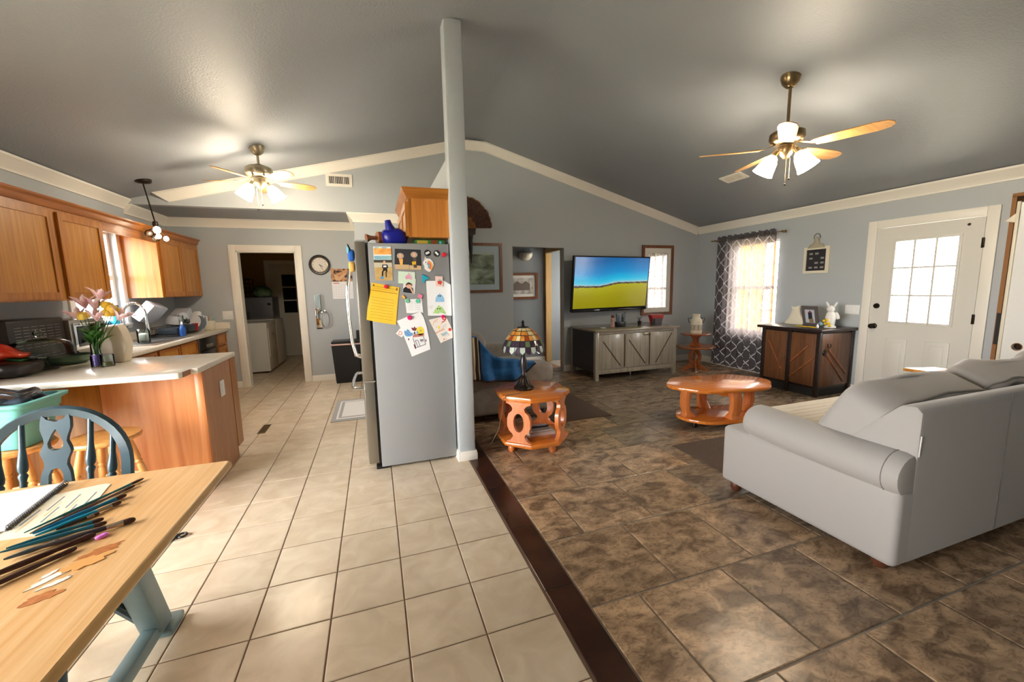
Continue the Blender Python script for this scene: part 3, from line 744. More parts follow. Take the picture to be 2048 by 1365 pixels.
for k in range(9):
    a = k*.7; MB().tube([(4.46, 2.33, .83), (4.46+.03*math.cos(a), 2.33+.03*math.sin(a), .89), (4.46+.075*math.cos(a), 2.33+.05*math.sin(a), .92+.02*math.sin(3*a))], [.003, .002, .001], 5).build('twig', M('twig_brown', (70, 62, 50), .8) if k == 0 else bpy.data.materials['twig_brown'], pl)

# ---- tiered table and milk can
tt = thing('tiered_table', 'two tier round wooden table in the corner by the curtain', 'table', (5.28, 1.93, 0))
cx, cy_ = 5.28, 1.93
def disc(mb, r, z0, z1, n=28, fl=.035): return mb.lathe([(0, z0), (r-.01, z0), (r, (z0+z1)/2), (r-.01, z1), (0, z1)], (cx, cy_, 0), n, flute=fl, nf=8)
disc(MB(), .31, .385, .415).build('lower_shelf', CHERRY, tt)
disc(MB(), .23, .60, .628).build('upper_shelf', CHERRY, tt)
for a in (R(-36), R(54)):
    ho = arc(0, .22, .045, .07, 0, 360, 18)[:-1]
    sil = [(-.06, .385), (-.055, .35), (-.08, .32), (-.10, .26), (-.10, .18), (-.08, .13), (-.10, .10), (-.20, .03), (-.21, 0), (-.12, .0), (-.05, .035), (.05, .035), (.12, 0), (.21, 0), (.20, .03), (.10, .10), (.08, .13), (.10, .18), (.10, .26), (.08, .32), (.055, .35), (.06, .385)]
    mb = MB().prism(sil, 'y', -.014, .014, holes=[ho])
    mb.prism([(-.11, .60), (-.05, .54), (-.05, .48), (-.11, .415), (.11, .415), (.05, .48), (.05, .54), (.11, .60)], 'y', -.014, .014)
    for i, v in enumerate(mb.v): mb.v[i] = RZ(a) @ v + Vector((cx, cy_, 0))
    mb.build('leg', MAPLEZ if False else CHERRY, tt)
mc = thing('milk_can', 'cream milk can with lettered band on the tiered table', 'jug', (5.27, 1.92, .628))
MB().lathe([(0, 0), (.085, 0), (.09, .02), (.09, .19), (.080, .225), (.055, .25), (.052, .285), (.062, .31), (.055, .315), (0, .30)], (5.27, 1.92, .628), 24).build('can_body', M('cream_enamel', (220, 212, 190), .35), mc)
MB().lathe([(.0905, .05), (.0915, .05), (.0915, .14), (.0905, .14)], (5.27, 1.92, .628), 24, ring=True).build('label_band', M('faded_band', (150, 144, 130), .6, c2=(198, 190, 170), scale=40, stretch=(1, 1, .1)), mc)
for s in (-1, 1): MB().tube([(5.27+s*.062, 1.92-s*.04, .878), (5.27+s*.105, 1.92-s*.07, .875), (5.27+s*.09, 1.92-s*.06, .80), (5.27+s*.074, 1.92-s*.05, .80)], .006, 6).build('handle', BRONZE, mc)

# ---- lattice curtain on a rod
def lattice():
    m = bpy.data.materials.new('lattice_curtain'); m.use_nodes = True
    nt = m.node_tree; N = nt.nodes; L = nt.links; N.remove(N['Principled BSDF'])
    tc = N.new('ShaderNodeTexCoord'); sx = N.new('ShaderNodeSeparateXYZ'); L.new(tc.outputs['UV'], sx.inputs[0])
    res = []
    for sg in (1, -1):
        a = N.new('ShaderNodeMath'); a.operation = 'MULTIPLY'; a.inputs[1].default_value = sg*1.15; L.new(sx.outputs[0], a.inputs[0])
        s = N.new('ShaderNodeMath'); s.operation = 'ADD'; L.new(a.outputs[0], s.inputs[0]); L.new(sx.outputs[1], s.inputs[1])
        k = N.new('ShaderNodeMath'); k.operation = 'MULTIPLY'; k.inputs[1].default_value = 4.6; L.new(s.outputs[0], k.inputs[0])
        f = N.new('ShaderNodeMath'); f.operation = 'PINGPONG'; f.inputs[1].default_value = .5; L.new(k.outputs[0], f.inputs[0])
        l = N.new('ShaderNodeMath'); l.operation = 'LESS_THAN'; l.inputs[1].default_value = .042; L.new(f.outputs[0], l.inputs[0]); res.append(l)
    mx = N.new('ShaderNodeMath'); mx.operation = 'MAXIMUM'; L.new(res[0].outputs[0], mx.inputs[0]); L.new(res[1].outputs[0], mx.inputs[1])
    c = N.new('ShaderNodeMix'); c.data_type = 'RGBA'; c.inputs[6].default_value = S((92, 88, 92)); c.inputs[7].default_value = S((226, 226, 230)); L.new(mx.outputs[0], c.inputs[0])
    d = N.new('ShaderNodeBsdfDiffuse'); t = N.new('ShaderNodeBsdfTranslucent'); p = N.new('ShaderNodeBsdfTransparent')
    L.new(c.outputs[2], d.inputs[0]); t.inputs[0].default_value = S((206, 190, 186)); p.inputs[0].default_value = (.9, .86, .84, 1)
    m1 = N.new('ShaderNodeMixShader'); m1.inputs[0].default_value = .13; L.new(d.outputs[0], m1.inputs[1]); L.new(t.outputs[0], m1.inputs[2])
    op = N.new('ShaderNodeMath'); op.operation = 'MULTIPLY_ADD'; op.inputs[1].default_value = -.045; op.inputs[2].default_value = .055; L.new(mx.outputs[0], op.inputs[0])
    m2 = N.new('ShaderNodeMixShader'); L.new(op.outputs[0], m2.inputs[0]); L.new(m1.outputs[0], m2.inputs[1]); L.new(p.outputs[0], m2.inputs[2])
    L.new(m2.outputs[0], N['Material Output'].inputs[0])
    return m
ct = thing('curtain', 'sheer grey curtain with white lattice over the right wall window', 'curtain', (5.93, 1.62, 2.17))
def curt(u, v):
    w = 1-v
    ya, yb = 1.12-.04*w, 2.19+.02*w
    y = yb+(ya-yb)*u
    amp = .007+.012*w
    x = 5.925+amp*math.sin(u*2*PI*9.5+.6*math.sin(v*4))+.004*math.sin(u*2*PI*23)
    return Vector((x-.01*w, y, .03+2.15*v))
NU, NV = 190, 24
mb = MB().grid(curt, NU, NV)
co = mb.build('panel', lattice(), ct, 180)
uv = co.data.uv_layers.new(name='UVMap')
for lp in co.data.loops:
    i = lp.vertex_index; uv.data[lp.index].uv = ((i % (NU+1))/NU*1.06, (i//(NU+1))/NV*2.0)
HDR = M('curtain_header', (92, 88, 92), .9)
def head(u, v): return Vector((5.915+.022*math.sin(u*2*PI*17)*(.4+v), 2.19-1.07*u, 2.13+.085*v+.012*math.sin(u*61)*v))
MB().grid(head, 160, 3).build('gathered_header', HDR, ct, 180)
rd = thing('curtain_rod', 'thin bronze curtain rod above the lattice curtain', 'rod', (5.915, 1.62, 2.165))
MB().cyl((5.915, 2.30, 2.165), (5.915, .99, 2.165), .008, n=10).build('rod', BRASS, rd)
for y in (2.31, .98): MB().ball((5.915, y, 2.165), .016, 12).build('finial', BRASS, rd)
for y in (2.26, 1.03): MB().box(5.905, 6.0, y-.008, y+.008, 2.15, 2.18, bev=.003).build('bracket', BRASS, rd)

# ---- chalkboard clipboard on the right wall
cb = thing('clipboard_sign', 'cream framed chalkboard clipboard hanging on the right wall', 'sign', (XR, .57, 1.72))
MB().prism([(.40, 1.545), (.735, 1.545), (.735, 1.90), (.40, 1.90)], 'x', XR-.022, XR-.002, holes=[[(.445, 1.58), (.70, 1.58), (.70, 1.865), (.445, 1.865)]]).build('frame', CREAM, cb)
MB().box(XR-.010, XR-.003, .445, .70, 1.58, 1.865).build('chalkboard', M('chalkboard', (44, 42, 44), .7), cb)
CH = M('chalk_marks', (150, 150, 148), .9)
for i in range(3):
    for j in range(4):
        if (i+j) % 4 == 3: continue
        MB().box(XR-.0115, XR-.0098, .47+.075*i, .515+.075*i, 1.61+.062*j, 1.635+.062*j).build('chalk_mark', CH, cb, 0)
MB().prism([(.46, 1.885), (.69, 1.885), (.66, 1.93), (.61, 1.95), (.60, 2.0), (.575, 2.03), (.55, 2.0), (.54, 1.95), (.49, 1.93)], 'x', XR-.035, XR-.012, bev=.004).build('clip', M('aged_clip', (196, 186, 160), .4, .4), cb)
MB().tube([(XR-.02, .575+.04*math.cos(t*.3), 2.03+.045*math.sin(t*.3)) for t in range(-2, 13)], .004, 6).build('hanging_wire', BRASS, cb)

# ---- sideboard
sb = thing('sideboard', 'dark brown sideboard with diagonal door trim against the right wall', 'sideboard', (5.68, .40, 0))
x0, x1, y0, y1, zt = 5.365, 5.985, .02, .80, .85
MB().box(x0-.03, x1, y0-.03, y1+.06, zt-.035, zt, bev=.006).build('top', DARKW, sb)
MB().box(x0+.03, x1, y0+.02, y1-.01, .10, zt-.035).build('carcass', DARKW, sb)
MB().box(x0+.02, x1-.02, y0+.03, y1-.03, 0, .10).build('plinth', BLACKM, sb)
for (a, b) in ((y0, y0+.05), (y1-.05, y1), ((y0+y1)/2-.025, (y0+y1)/2+.025)): MB().box(x0, x0+.04, a, b, 0, zt-.035, bev=.005).build('post', DARKW, sb)
MB().box(x1-.04, x1, y0, y0+.04, 0, zt-.035, bev=.004).build('post', DARKW, sb)
def strip(par, p, q, axis, plane, w=.011, t=.012, mat=None):
    d = Vector(q)-Vector(p); ln = d.length; c = (Vector(p)+Vector(q))/2
    if axis == 'x':   # on plane x
        an = math.atan2(d.y, d.x); m = MB().box(-t, .004, -ln/2, ln/2, -w, w, bev=.003, rot=RX(an), piv=(0, 0, 0)); o = (plane, c.x, c.y)
    else:
        an = math.atan2(d.y, d.x); m = MB().box(-ln/2, ln/2, -t, .004, -w, w, bev=.003, rot=RY(-an), piv=(0, 0, 0)); o = (c.x, plane, c.y)
    r = par
    off = Vector((0, 0, 0)); 
    while r is not None: off += r.location; r = r.parent
    ob = m.build('diagonal_trim', mat or WALNUT, par, world=False); ob.location = Vector(o)-off
ym = (y0+y1)/2
dl = MB().box(x0+.008, x0+.03, ym+.025, y1-.05, .13, .79, bev=.004).build('door', WALNUT, sb)
dr = MB().box(x0+.008, x0+.03, y0+.05, ym-.025, .13, .79, bev=.004).build('door', WALNUT, sb)
STR = oak('trim_light_walnut', (112, 64, 36), (146, 88, 52), 'y')
strip(dl, (y1-.10, .66), (ym+.06, .24), 'x', x0+.008, mat=STR)
strip(dr, (ym-.035, .40), (y0+.14, .64), 'x', x0+.008, mat=STR)
strip(dr, (ym-.035, .20), (y0+.06, .50), 'x', x0+.008, mat=STR)
ep = MB().box(x0+.045, x1-.045, y0+.006, y0+.03, .13, .79, bev=.004).build('end_panel', WALNUT, sb)
strip(ep, (x0+.16, .60), (x1-.10, .26), 'y', y0+.006, mat=STR)
strip(ep, (x0+.12, .55), (x1-.14, .17), 'y', y0+.006, mat=STR)
MB().lathe([(0, 0), (.04, 0), (.036, .008), (.02, .012), (0, .012)], n=16).build('ring_plate', BRONZE, ep, world=False).matrix_local = Matrix.Translation((x0+.10-5.68, y0+.004-.40, .56)) @ Matrix.Rotation(R(90), 4, 'X')
MB().tube([(x0+.15+.03*math.cos(t*.55), y0-.01, .645+.03*math.sin(t*.55)) for t in range(-2, 9)], .005, 6).build('hook', BRONZE, ep)
MB().ball((x0+.0, ym+.05, .45), .014).build('knob', BRASS, dl)
# things on the sideboard
vz = thing('white_vase', 'waisted cream ceramic vase at the left end of the sideboard', 'vase', (5.76, .63, zt))
MB().prism([(.50, .87), (.77, .87), (.72, .93), (.69, 1.00), (.675, 1.05), (.69, 1.105), (.665, 1.098), (.635, 1.09), (.60, 1.105), (.575, 1.118), (.585, 1.05), (.57, 1.0), (.53, .94)], 'x', 5.735, 5.785, bev=.014).build('body', CREAM, vz)
MB().box(5.72, 5.80, .51, .755, zt, .875, bev=.008).build('foot', CREAM, vz)
pf = thing('photo_frame', 'grey framed photograph leaning between vase and figurine', 'photo frame', (5.70, .375, zt))
pf.rotation_euler = (0, R(-14), 0)
def pfp(a, b, c, d, x0_, x1_, mat, nm, holes=()): MB().prism([(a, c), (b, c), (b, d), (a, d)], 'x', x0_, x1_, holes=holes).build(nm, mat, pf, 25, world=False)
pfp(-.10, .10, 0, .27, 0, .018, M('frame_grey', (98, 90, 90), .4), 'frame', [[(-.062, .045), (.062, .045), (.062, .225), (-.062, .225)]])
pfp(-.063, .063, .044, .226, .004, .008, M('photo_snow', (196, 202, 214), .5), 'photograph')
pfp(-.028, .022, .09, .19, .002, .004, M('photo_coat', (44, 44, 58), .6), 'photo_person')
pfp(-.040, .012, .05, .10, .0005, .002, M('photo_dog', (150, 120, 80), .6), 'photo_foreground')
MB().ball((.002, -.004, .195), (.003, .014, .016), 10).build('photo_head', M('photo_red', (150, 60, 56), .6), pf, world=False)
bf = thing('rabbit_figurine', 'white winged rabbit figurine with yellow flowers on the sideboard', 'figurine', (5.70, .14, zt))
FW = M('figurine_white', (236, 234, 230), .35); YEL = M('yellow_flower', (230, 196, 40), .5)
MB().lathe([(0, 0), (.062, 0), (.062, .015), (.045, .03), (.050, .08), (.056, .13), (.045, .18), (.03, .2), (0, .205)], (5.70, .14, zt), 18).build('body', FW, bf)
MB().ball((5.69, .14, zt+.235), (.042, .042, .045), 14).build('head', FW, bf)
for s in (-1, 1): MB().pillow((5.70, .14+s*.045, zt+.29), (.016, .026, .085), .9, 12, rot=RX(R(-s*28))).build('ear', FW, bf)
for s in (-1, 1): MB().pillow((5.735, .14+s*.05, zt+.15), (.02, .05, .10), .8, 12, rot=RX(R(s*25))).build('wing', FW, bf)
for i, (dy, dz) in enumerate(((.02, .05), (-.015, .06), (.035, .085), (-.03, .03), (.005, .10))): MB().ball((5.64, .14+dy, zt+dz), .018, 8).build('flower', YEL, bf)
MB().ball((5.62, .20, zt+.045), (.02, .03, .028), 10).build('blue_bird', M('pale_blue', (140, 176, 204), .5), bf)
sf = thing('yellow_sprig', 'flat yellow artificial sprig lying on the sideboard front', 'sprig', (5.52, .30, zt))
for i in range(7): MB().ball((5.50+.012*(i % 3), .20+.035*i, zt+.008), (.022, .026, .008), 8).build('petal', YEL, sf)
bt = thing('small_bottle', 'tiny white bottle in front of the rabbit figurine', 'bottle', (5.55, .19, zt))
MB().lathe([(0, 0), (.014, 0), (.015, .025), (.008, .034), (.008, .04), (0, .04)], (5.55, .19, zt), 12).build('body', PLAST, bt)
MB().lathe([(0, .04), (.009, .04), (.009, .052), (0, .052)], (5.55, .19, zt), 12).build('cap', CHROME, bt)

# ---- uninstalled door leaning by the right edge
ud = thing('prehung_door', 'uninstalled white door with bore holes in a brown frame', 'door', (5.88, -1.7, 0))
BRC = M('brown_jamb', (150, 104, 62), .7)
MB().box(5.87, 5.985, -1.245, -1.215, 0, 2.17).build('frame_jamb', BRC, ud)
MB().box(5.87, 5.985, -2.20, -2.17, 0, 2.17).build('frame_jamb', BRC, ud)
MB().box(5.87, 5.985, -2.20, -1.215, 2.165, 2.195).build('frame_head', BRC, ud)
MB().box(5.865, 5.90, -1.32, -1.222, .80, 1.10).build('strike_strip', BLACKM, ud)
MB().box(5.86, 5.90, -1.325, -1.30, .93, .985).build('paper_tag', PAPER, ud)
ho = [arc(-1.395, .80, .034, .03, 0, 360, 18)[:-1], arc(-1.395, .66, .034, .03, 0, 360, 18)[:-1]]
MB().prism([(-2.16, .02), (-1.285, .02), (-1.285, 2.10), (-2.16, 2.10)], 'x', 5.81, 5.855, holes=ho).build('door_slab', WHITE, ud)
for h in (.80, .66): MB().lathe([(.030, 0), (.036, 0), (.036, .004), (.030, .004)], n=18, ring=True).build('bore_ring', BRC, ud, world=False).matrix_local = Matrix.Translation((5.812-5.88, -1.395+1.7, h)) @ Matrix.Rotation(R(-90), 4, 'Y')
MB().box(5.875, 5.885, -1.46, -1.33, .60, .86).build('bore_backing', M('bore_dark', (60, 34, 22), .8), ud)
MB().prism([(-1.30, 1.92), (-1.215, 1.945), (-1.30, 2.03)], 'x', 5.80, 5.808).build('tape_corner', CREAM, ud)
MB().box(5.795, 5.812, -1.30, -1.278, .02, 2.11, bev=.002).build('edge_strip', CREAM, ud)

# ---- rugs
for (n, l, a) in (('floor_rug', 'flat brown rug in front of the loveseat and end table', (1.95, 2.68, .385, 1.75)), ('floor_rug', 'flat brown rug under the front of the grey sofa', (2.70, 4.9, -1.75, -.555))):
    o = MB().box(a[0], a[1], a[2], a[3], .0, .008, bev=.003).build(n, RUG, None); tag(o, l, 'rug')

# ---- sofa
sf = thing('sofa', 'large light grey sofa seen from behind with rolled arm', 'sofa', (3.62, -1.76, 0))
sx0, sx1, yb, yf = 2.50, 4.80, -2.27, -1.27
def puff(a, f): return lambda q: q
# base box with rounded upright edges
MB().box(sx0, sx1, yb, yf, .07, .46, bev=.03, seg=3).build('base', SOFA, sf)
# back: slab leaning, profile in (y, z)
MB().prism([(-2.273, .08), (-2.275, .825), (-2.25, .855), (-2.19, .845), (-1.98, .62), (-1.90, .45), (-1.90, .08)], 'x', sx0+.085, sx1-.085, bev=.018).build('backrest', SOFA, sf)
MB().tube([(sx0+.09, -2.274, .62), (sx0+.088, -2.277, .72)], .003, 6).build('piping', M('pale_piping', (206, 206, 204), .6), sf)
for xx in (3.32, 4.2): MB().box(xx-.0008, xx+.0008, -2.2765, -2.270, .10, .84).build('back_seam', M('seam_dark', (112, 108, 104), .8) if xx < 4 else bpy.data.materials['seam_dark'], sf)
for side, xc in ((-1, sx0+.085), (1, sx1-.085)):
    # rolled arm: outline in (x, z) swept along y
    prof = [(xc-side*-.05*1, .40)]
    pr = []
    for t in range(0, 19):
        a = R(-70+t*(300/18)); pr.append((xc+side*.0+.118*math.cos(a), .520+.108*math.sin(a)))
    loops = []
    for y, s_, dz in ((-2.268, .80, -.004), (-2.262, .93, -.002), (-2.235, 1.0, 0), (-2.0, 1.0, 0), (-1.65, 1.0, .010), (-1.50, 1.0, .02), (-1.46, .97, .02), (-1.44, .88, .018)):
        loops.append([Vector((xc+(px_-xc)*s_, y, .52+(pz_-.52)*s_+dz)) for px_, pz_ in pr])
    MB().loft(loops).build('arm_roll', SOFA, sf)
    MB().box(xc-.080, xc+.080, -2.240, -1.47, .40, .56, bev=.004).build('arm_panel', SOFA, sf)
    y = -2.20
    MB().tube([(xc+.1185*math.cos(R(20+t*13)), y, .520+.1085*math.sin(R(20+t*13))) for t in range(17)], .0025, 5).build('arm_piping', M('arm_seam', (128, 124, 120), .7) if side < 0 else bpy.data.materials['arm_seam'], sf)
for (a, b) in ((2.66, 3.36), (3.37, 4.06), (4.07, 4.64)):
    MB().pillow(((a+b)/2, -1.60, .455), (b-a, .66, .15), .25, 28).build('seat_cushion', SOFA, sf)
def crumple(seed):
    rnd = random.Random(seed); w = [(rnd.uniform(-9, 9), rnd.uniform(-9, 9), rnd.uniform(0, 6), rnd.uniform(.008, .017)) for _ in range(7)]; w += [(rnd.uniform(-26, 26), rnd.uniform(-16, 16), rnd.uniform(0, 6), rnd.uniform(.002, .0045)) for _ in range(6)]
    def f(q):
        d = sum(a*math.sin(kx*q.x+kz*q.z*1.6+ph) for kx, kz, ph, a in w)
        tp = max(0, q.z)
        return Vector((q.x, q.y+(d*1.3 if q.y < 0 else d*.6), q.z+d*.9*(1 if q.z > 0 else .3)-.10*abs(q.x)*tp))
    return f
for k, (xc, wd, rr, dz) in enumerate(((3.06, .94, 1, 0), (3.98, .90, -1, .025), (4.50, .5, 2, .02))):
    RM = RX(R(24)) @ RY(R(rr))
    c = MB().pillow((xc, -1.965, .665+dz), (wd, .27, .45), .30, 44, fn=crumple(k+3), rot=RM).build('back_cushion', SOFA, sf, 70)
    pts = []
    for t in range(61):
        a = 2*PI*t/60
        q = Vector((wd/2*.985*math.copysign(abs(math.cos(a))**.30, math.cos(a)), -.085, .225*.985*math.copysign(abs(math.sin(a))**.30, math.sin(a))))
        pts.append(RM @ crumple(k+3)(q)+Vector((xc, -1.965-.012, .665+dz)))
    MB().tube(pts, .006, 6).build('cushion_piping', M('cushion_seam', (128, 124, 120), .7) if k == 0 else bpy.data.materials['cushion_seam'], c)
for (x, y) in ((sx0+.10, yb+.10), (sx1-.10, yb+.10), (sx0+.07, yf-.07), (sx1-.07, yf-.07)):
    MB().lathe([(0, 0), (.022, 0), (.034, .02), (.036, .05), (.028, .075), (0, .075)], (x, y, 0), 14).build('foot', M('sofa_foot', (88, 50, 34), .35) if y < -2 and x < 3 else bpy.data.materials['sofa_foot'], sf)
RIB = M('ribbed_cream', (226, 218, 204), .85)
def rib(u, v): return Vector((2.72+1.2*u, -1.84+.56*v, .540+.010*abs(math.sin(v*PI*11))-.02*max(0, v-.9)*10*.4))
o = MB().grid(rib, 6, 132).build('seat_throw', RIB, None, 180, solid=.006); tag(o, 'ribbed cream seat throw spread over the sofa seat', 'throw')
tb = thing('wooden_tray', 'small tan wooden bed tray peeping over the sofa back cushions', 'tray', (4.38, -1.50, .53))
MB().box(4.20, 4.62, -1.56, -1.38, .70, .725, bev=.008, rot=RY(R(4))).build('tray_top', OAKL, tb)
for x in (4.23, 4.58): MB().cyl((x, -1.47, .535), (x, -1.47, .705), .014, n=10).build('leg', NICKEL, tb)

# ---- coffee table
ck = thing('coffee_table', 'honey brown scalloped coffee table with curved legs', 'coffee table', (3.59, -.18, 0))
ANG = R(-9)
def oval(a, b, n=56, sc=.035, p=.82):
    out = []
    for k in range(n):
        t = 2*PI*k/n
        m = 1+sc*math.cos(6*t)
        x = a*m*math.copysign(abs(math.cos(t))**p, math.cos(t)); y = b*m*math.copysign(abs(math.sin(t))**p, math.sin(t))
        out.append((x, y))
    return out
def oput(mb): 
    for i, v in enumerate(mb.v): mb.v[i] = RZ(ANG) @ v + Vector((3.59, -.18, 0))
    return mb
oput(MB().prism(oval(.54, .325), 'z', .385, .42, bev=.010)).build('table_top', MAPLE, ck)
oput(MB().prism(oval(.43, .27, sc=.02), 'z', .055, .088, bev=.008)).build('lower_shelf', MAPLE, ck)
oput(MB().prism([(-.22, .385), (-.20, .36), (-.07, .315), (.07, .315), (.20, .36), (.22, .385)], 'y', -.18, .18, bev=.006)).build('apron', MAPLE, ck)
cl = [(-.045, .385), (.055, .385), (.075, .30), (.075, .20), (.055, .125), (.07, .088), (-.055, .088), (-.03, .115), (.012, .16), (.022, .235), (.012, .31), (-.03, .36)]
for (px_, py_, a) in ((-.36, -.02, 180), (.36, .02, 0), (.02, -.21, -90), (-.02, .21, 90)):
    mb = MB().prism(cl, 'y', -.05, .05, bev=.006)
    for i, v in enumerate(mb.v): mb.v[i] = RZ(R(a)) @ (v-Vector((.02, 0, 0))) + Vector((px_, py_, 0))
    oput(mb).build('leg', MAPLEZ, ck)
for (px_, py_) in ((-.34, -.12), (.30, -.15), (-.28, .16), (.33, .12)):
    oput(MB().lathe([(0, 0), (.020, 0), (.026, .025), (.018, .056), (0, .056)], (px_, py_, 0), 12)).build('caster', BRONZE, ck)

# ---- octagonal end table, lamp, books
ex, ey = 1.565, -.035
et = thing('end_table', 'octagonal honey brown end table with oval cutout legs', 'end table', (ex, ey, 0))
def octa(r): return [(ex+r*math.cos(R(22.5+45*k)), ey+r*math.sin(R(22.5+45*k))) for k in range(8)]
MB().prism(octa(.345), 'z', .475, .52, bev=.011).build('table_top', MAPLE, et)
MB().prism(octa(.335), 'z', .072, .112, bev=.011).build('lower_shelf', MAPLE, et)
sil = [(-.115, .475), (-.115, .455), (-.075, .44), (-.055, .415), (-.06, .39), (-.092, .365), (-.108, .32), (-.108, .255), (-.095, .215), (-.06, .185), (-.055, .165), (-.075, .135), (-.118, .112)]
sil = sil+[(-a, b) for a, b in reversed(sil)]
for k, an in enumerate((225, 315, 45, 135)):
    mb = MB().prism(sil, 'y', -.017, .017, holes=[arc(0, .288, .048, .082, 0, 360, 24)[:-1]])
    for i, v in enumerate(mb.v): mb.v[i] = RZ(R(an+90)) @ v + Vector((ex+.275*math.cos(R(an)), ey+.275*math.sin(R(an)), 0))
    mb.build('leg', MAPLEZ, et)
for k in range(4):
    a = R(0+90*k+22)
    MB().lathe([(0, 0), (.022, 0), (.034, .02), (.034, .045), (.022, .073), (0, .073)], (ex+.25*math.cos(a), ey+.25*math.sin(a), 0), 14).build('bun_foot', MAPLEZ, et)
lx, ly = 1.50, -.01
lp = thing('table_lamp', 'stained glass table lamp with bronze base on the end table', 'lamp', (lx, ly, .52))
MB().lathe([(0, 0), (.085, 0), (.09, .012), (.082, .026), (.07, .032), (.055, .055), (.04, .09), (.032, .12), (.026, .125), (0, .125)], (lx, ly, .52), 32, flute=.035, nf=16).build('lamp_base', BRONZE, lp)
MB().lathe([(0, .125), (.03, .125), (.022, .14), (.018, .155), (.030, .19), (.034, .25), (.022, .30), (.014, .32), (.02, .335), (.012, .35), (.010, .55), (0, .55)], (lx, ly, .52), 24, flute=.04, nf=8).build('column', M('pewter', (84, 80, 84), .28, .8), lp)
MB().lathe([(0, .57), (.012, .565), (.016, .58), (.008, .59), (.014, .605), (.006, .62), (0, .625)], (lx, ly, .52), 14).build('finial', BRONZE, lp)
MB().lathe([(0, .57), (.05, .565), (.055, .55), (0, .55)], (lx, ly, .52), 20).build('shade_cap', BRONZE, lp)
rows = [(.050, .560), (.092, .535), (.126, .50), (.156, .455), (.180, .405), (.188, .362)]
GC = [M('amber_glass', (190, 120, 40), .15, c2=(214, 150, 70), scale=20), M('cream_glass', (222, 200, 150), .15), M('green_glass', (92, 108, 76), .15), M('plum_glass', (58, 44, 58), .12), M('pearl_glass', (176, 186, 176), .15), M('rust_glass', (150, 66, 34), .15)]
LEAD = M('lead_came', (40, 36, 32), .5)
NS = 12
led = MB().lathe([(r-.002, z-.001) for r, z in rows]+[(r-.005, z-.001) for r, z in reversed(rows)], (lx, ly, .52), 48)
led.f = led.f[:-2]
led.build('lead_lattice', LEAD, lp)
pick = [[1, 1, 0, 1], [0, 1, 0, 0], [0, 5, 0, 1], [3, 2, 3, 3], [4, 3, 4, 3]]
for i in range(5):
    (ra, za), (rb_, zb_) = rows[i], rows[i+1]
    for k in range(NS):
        for h in range(2 if i >= 2 else 1):
            nn = 2 if i >= 2 else 1
            t0 = 2*PI*(k+h/nn)/NS; t1 = 2*PI*(k+(h+1)/nn)/NS; g = .10*(t1-t0)/ (2 if nn == 2 else 1.6)
            drop = .022*(1 if i == 4 else 0)
            def pt(r, z, t, o=0): return Vector((lx+(r+.002+o)*math.cos(t), ly+(r+.002+o)*math.sin(t), .52+z))
            tm = (t0+t1)/2
            zA, zB = za-.003, zb_+.003
            vs = [pt(ra, zA, t0+g), pt(ra, zA, tm), pt(ra, zA, t1-g), pt(rb_, zB-(drop if h else 0), t1-g), pt(rb_, zB-drop, tm, .002), pt(rb_, zB-(drop if not h else 0)*(0 if nn == 1 else 1)*0, t0+g)]
            c = pick[i][(k*nn+h) % 4]
            MB().add(vs+[v+(v-Vector((lx, ly, v.z))).normalized()*-.0015 for v in vs], [(0, 1, 2, 3, 4, 5), (11, 10, 9, 8, 7, 6)]+[(j, (j+1) % 6, 6+(j+1) % 6, 6+j) for j in range(6)]).build('glass_piece', GC[c], lp, 0)
o = MB().tube([(lx-.05, ly-.09, .526), (1.40, -.16, .524), (1.28, -.18, .524), (1.245, -.195, .50), (1.235, -.19, .40), (1.21, -.15, .22), (1.16, -.08, .08), (1.09, -.03, .006), (1.06, .0, .004)], .0032, 6).build('lamp_cord', M('brown_cord', (120, 96, 70), .5), None)
tag(o, 'thin brown lamp cord trailing off the end table', 'cord')
for i, (n, l, b, c) in enumerate((('book', 'cream covered book lying on the end table lower shelf', (1.50, 1.74, -.16, .03, .112, .142), (216, 208, 188)), ('book', 'slimmer grey book on top of the cream book in the end table', (1.52, 1.72, -.14, .01, .1425, .158), (150, 150, 140)))):
    t = thing(n, l, 'book', ((b[0]+b[1])/2, (b[2]+b[3])/2, b[4]))
    MB().box(b[0], b[1], b[2], b[3], b[4], b[4]+.003).box(b[0], b[1], b[2], b[3], b[5]-.003, b[5]).box(b[0], b[1], b[3]-.003, b[3], b[4], b[5]).build('cover', M('book_cover', c, .5), t)
    MB().box(b[0]+.003, b[1]-.003, b[2]+.003, b[3]-.004, b[4]+.003, b[5]-.003).build('pages', PAPER, t)
rc = thing('remote_control', 'black remote control on the books in the end table', 'remote', (1.62, -.06, .158))
MB().box(1.53, 1.71, -.085, -.04, .158, .172, bev=.006).build('body', BLACK, rc)
MB().box(1.60, 1.69, -.075, -.05, .172, .1745, bev=.001).build('buttons', M('button_grey', (120, 130, 150), .5), rc)

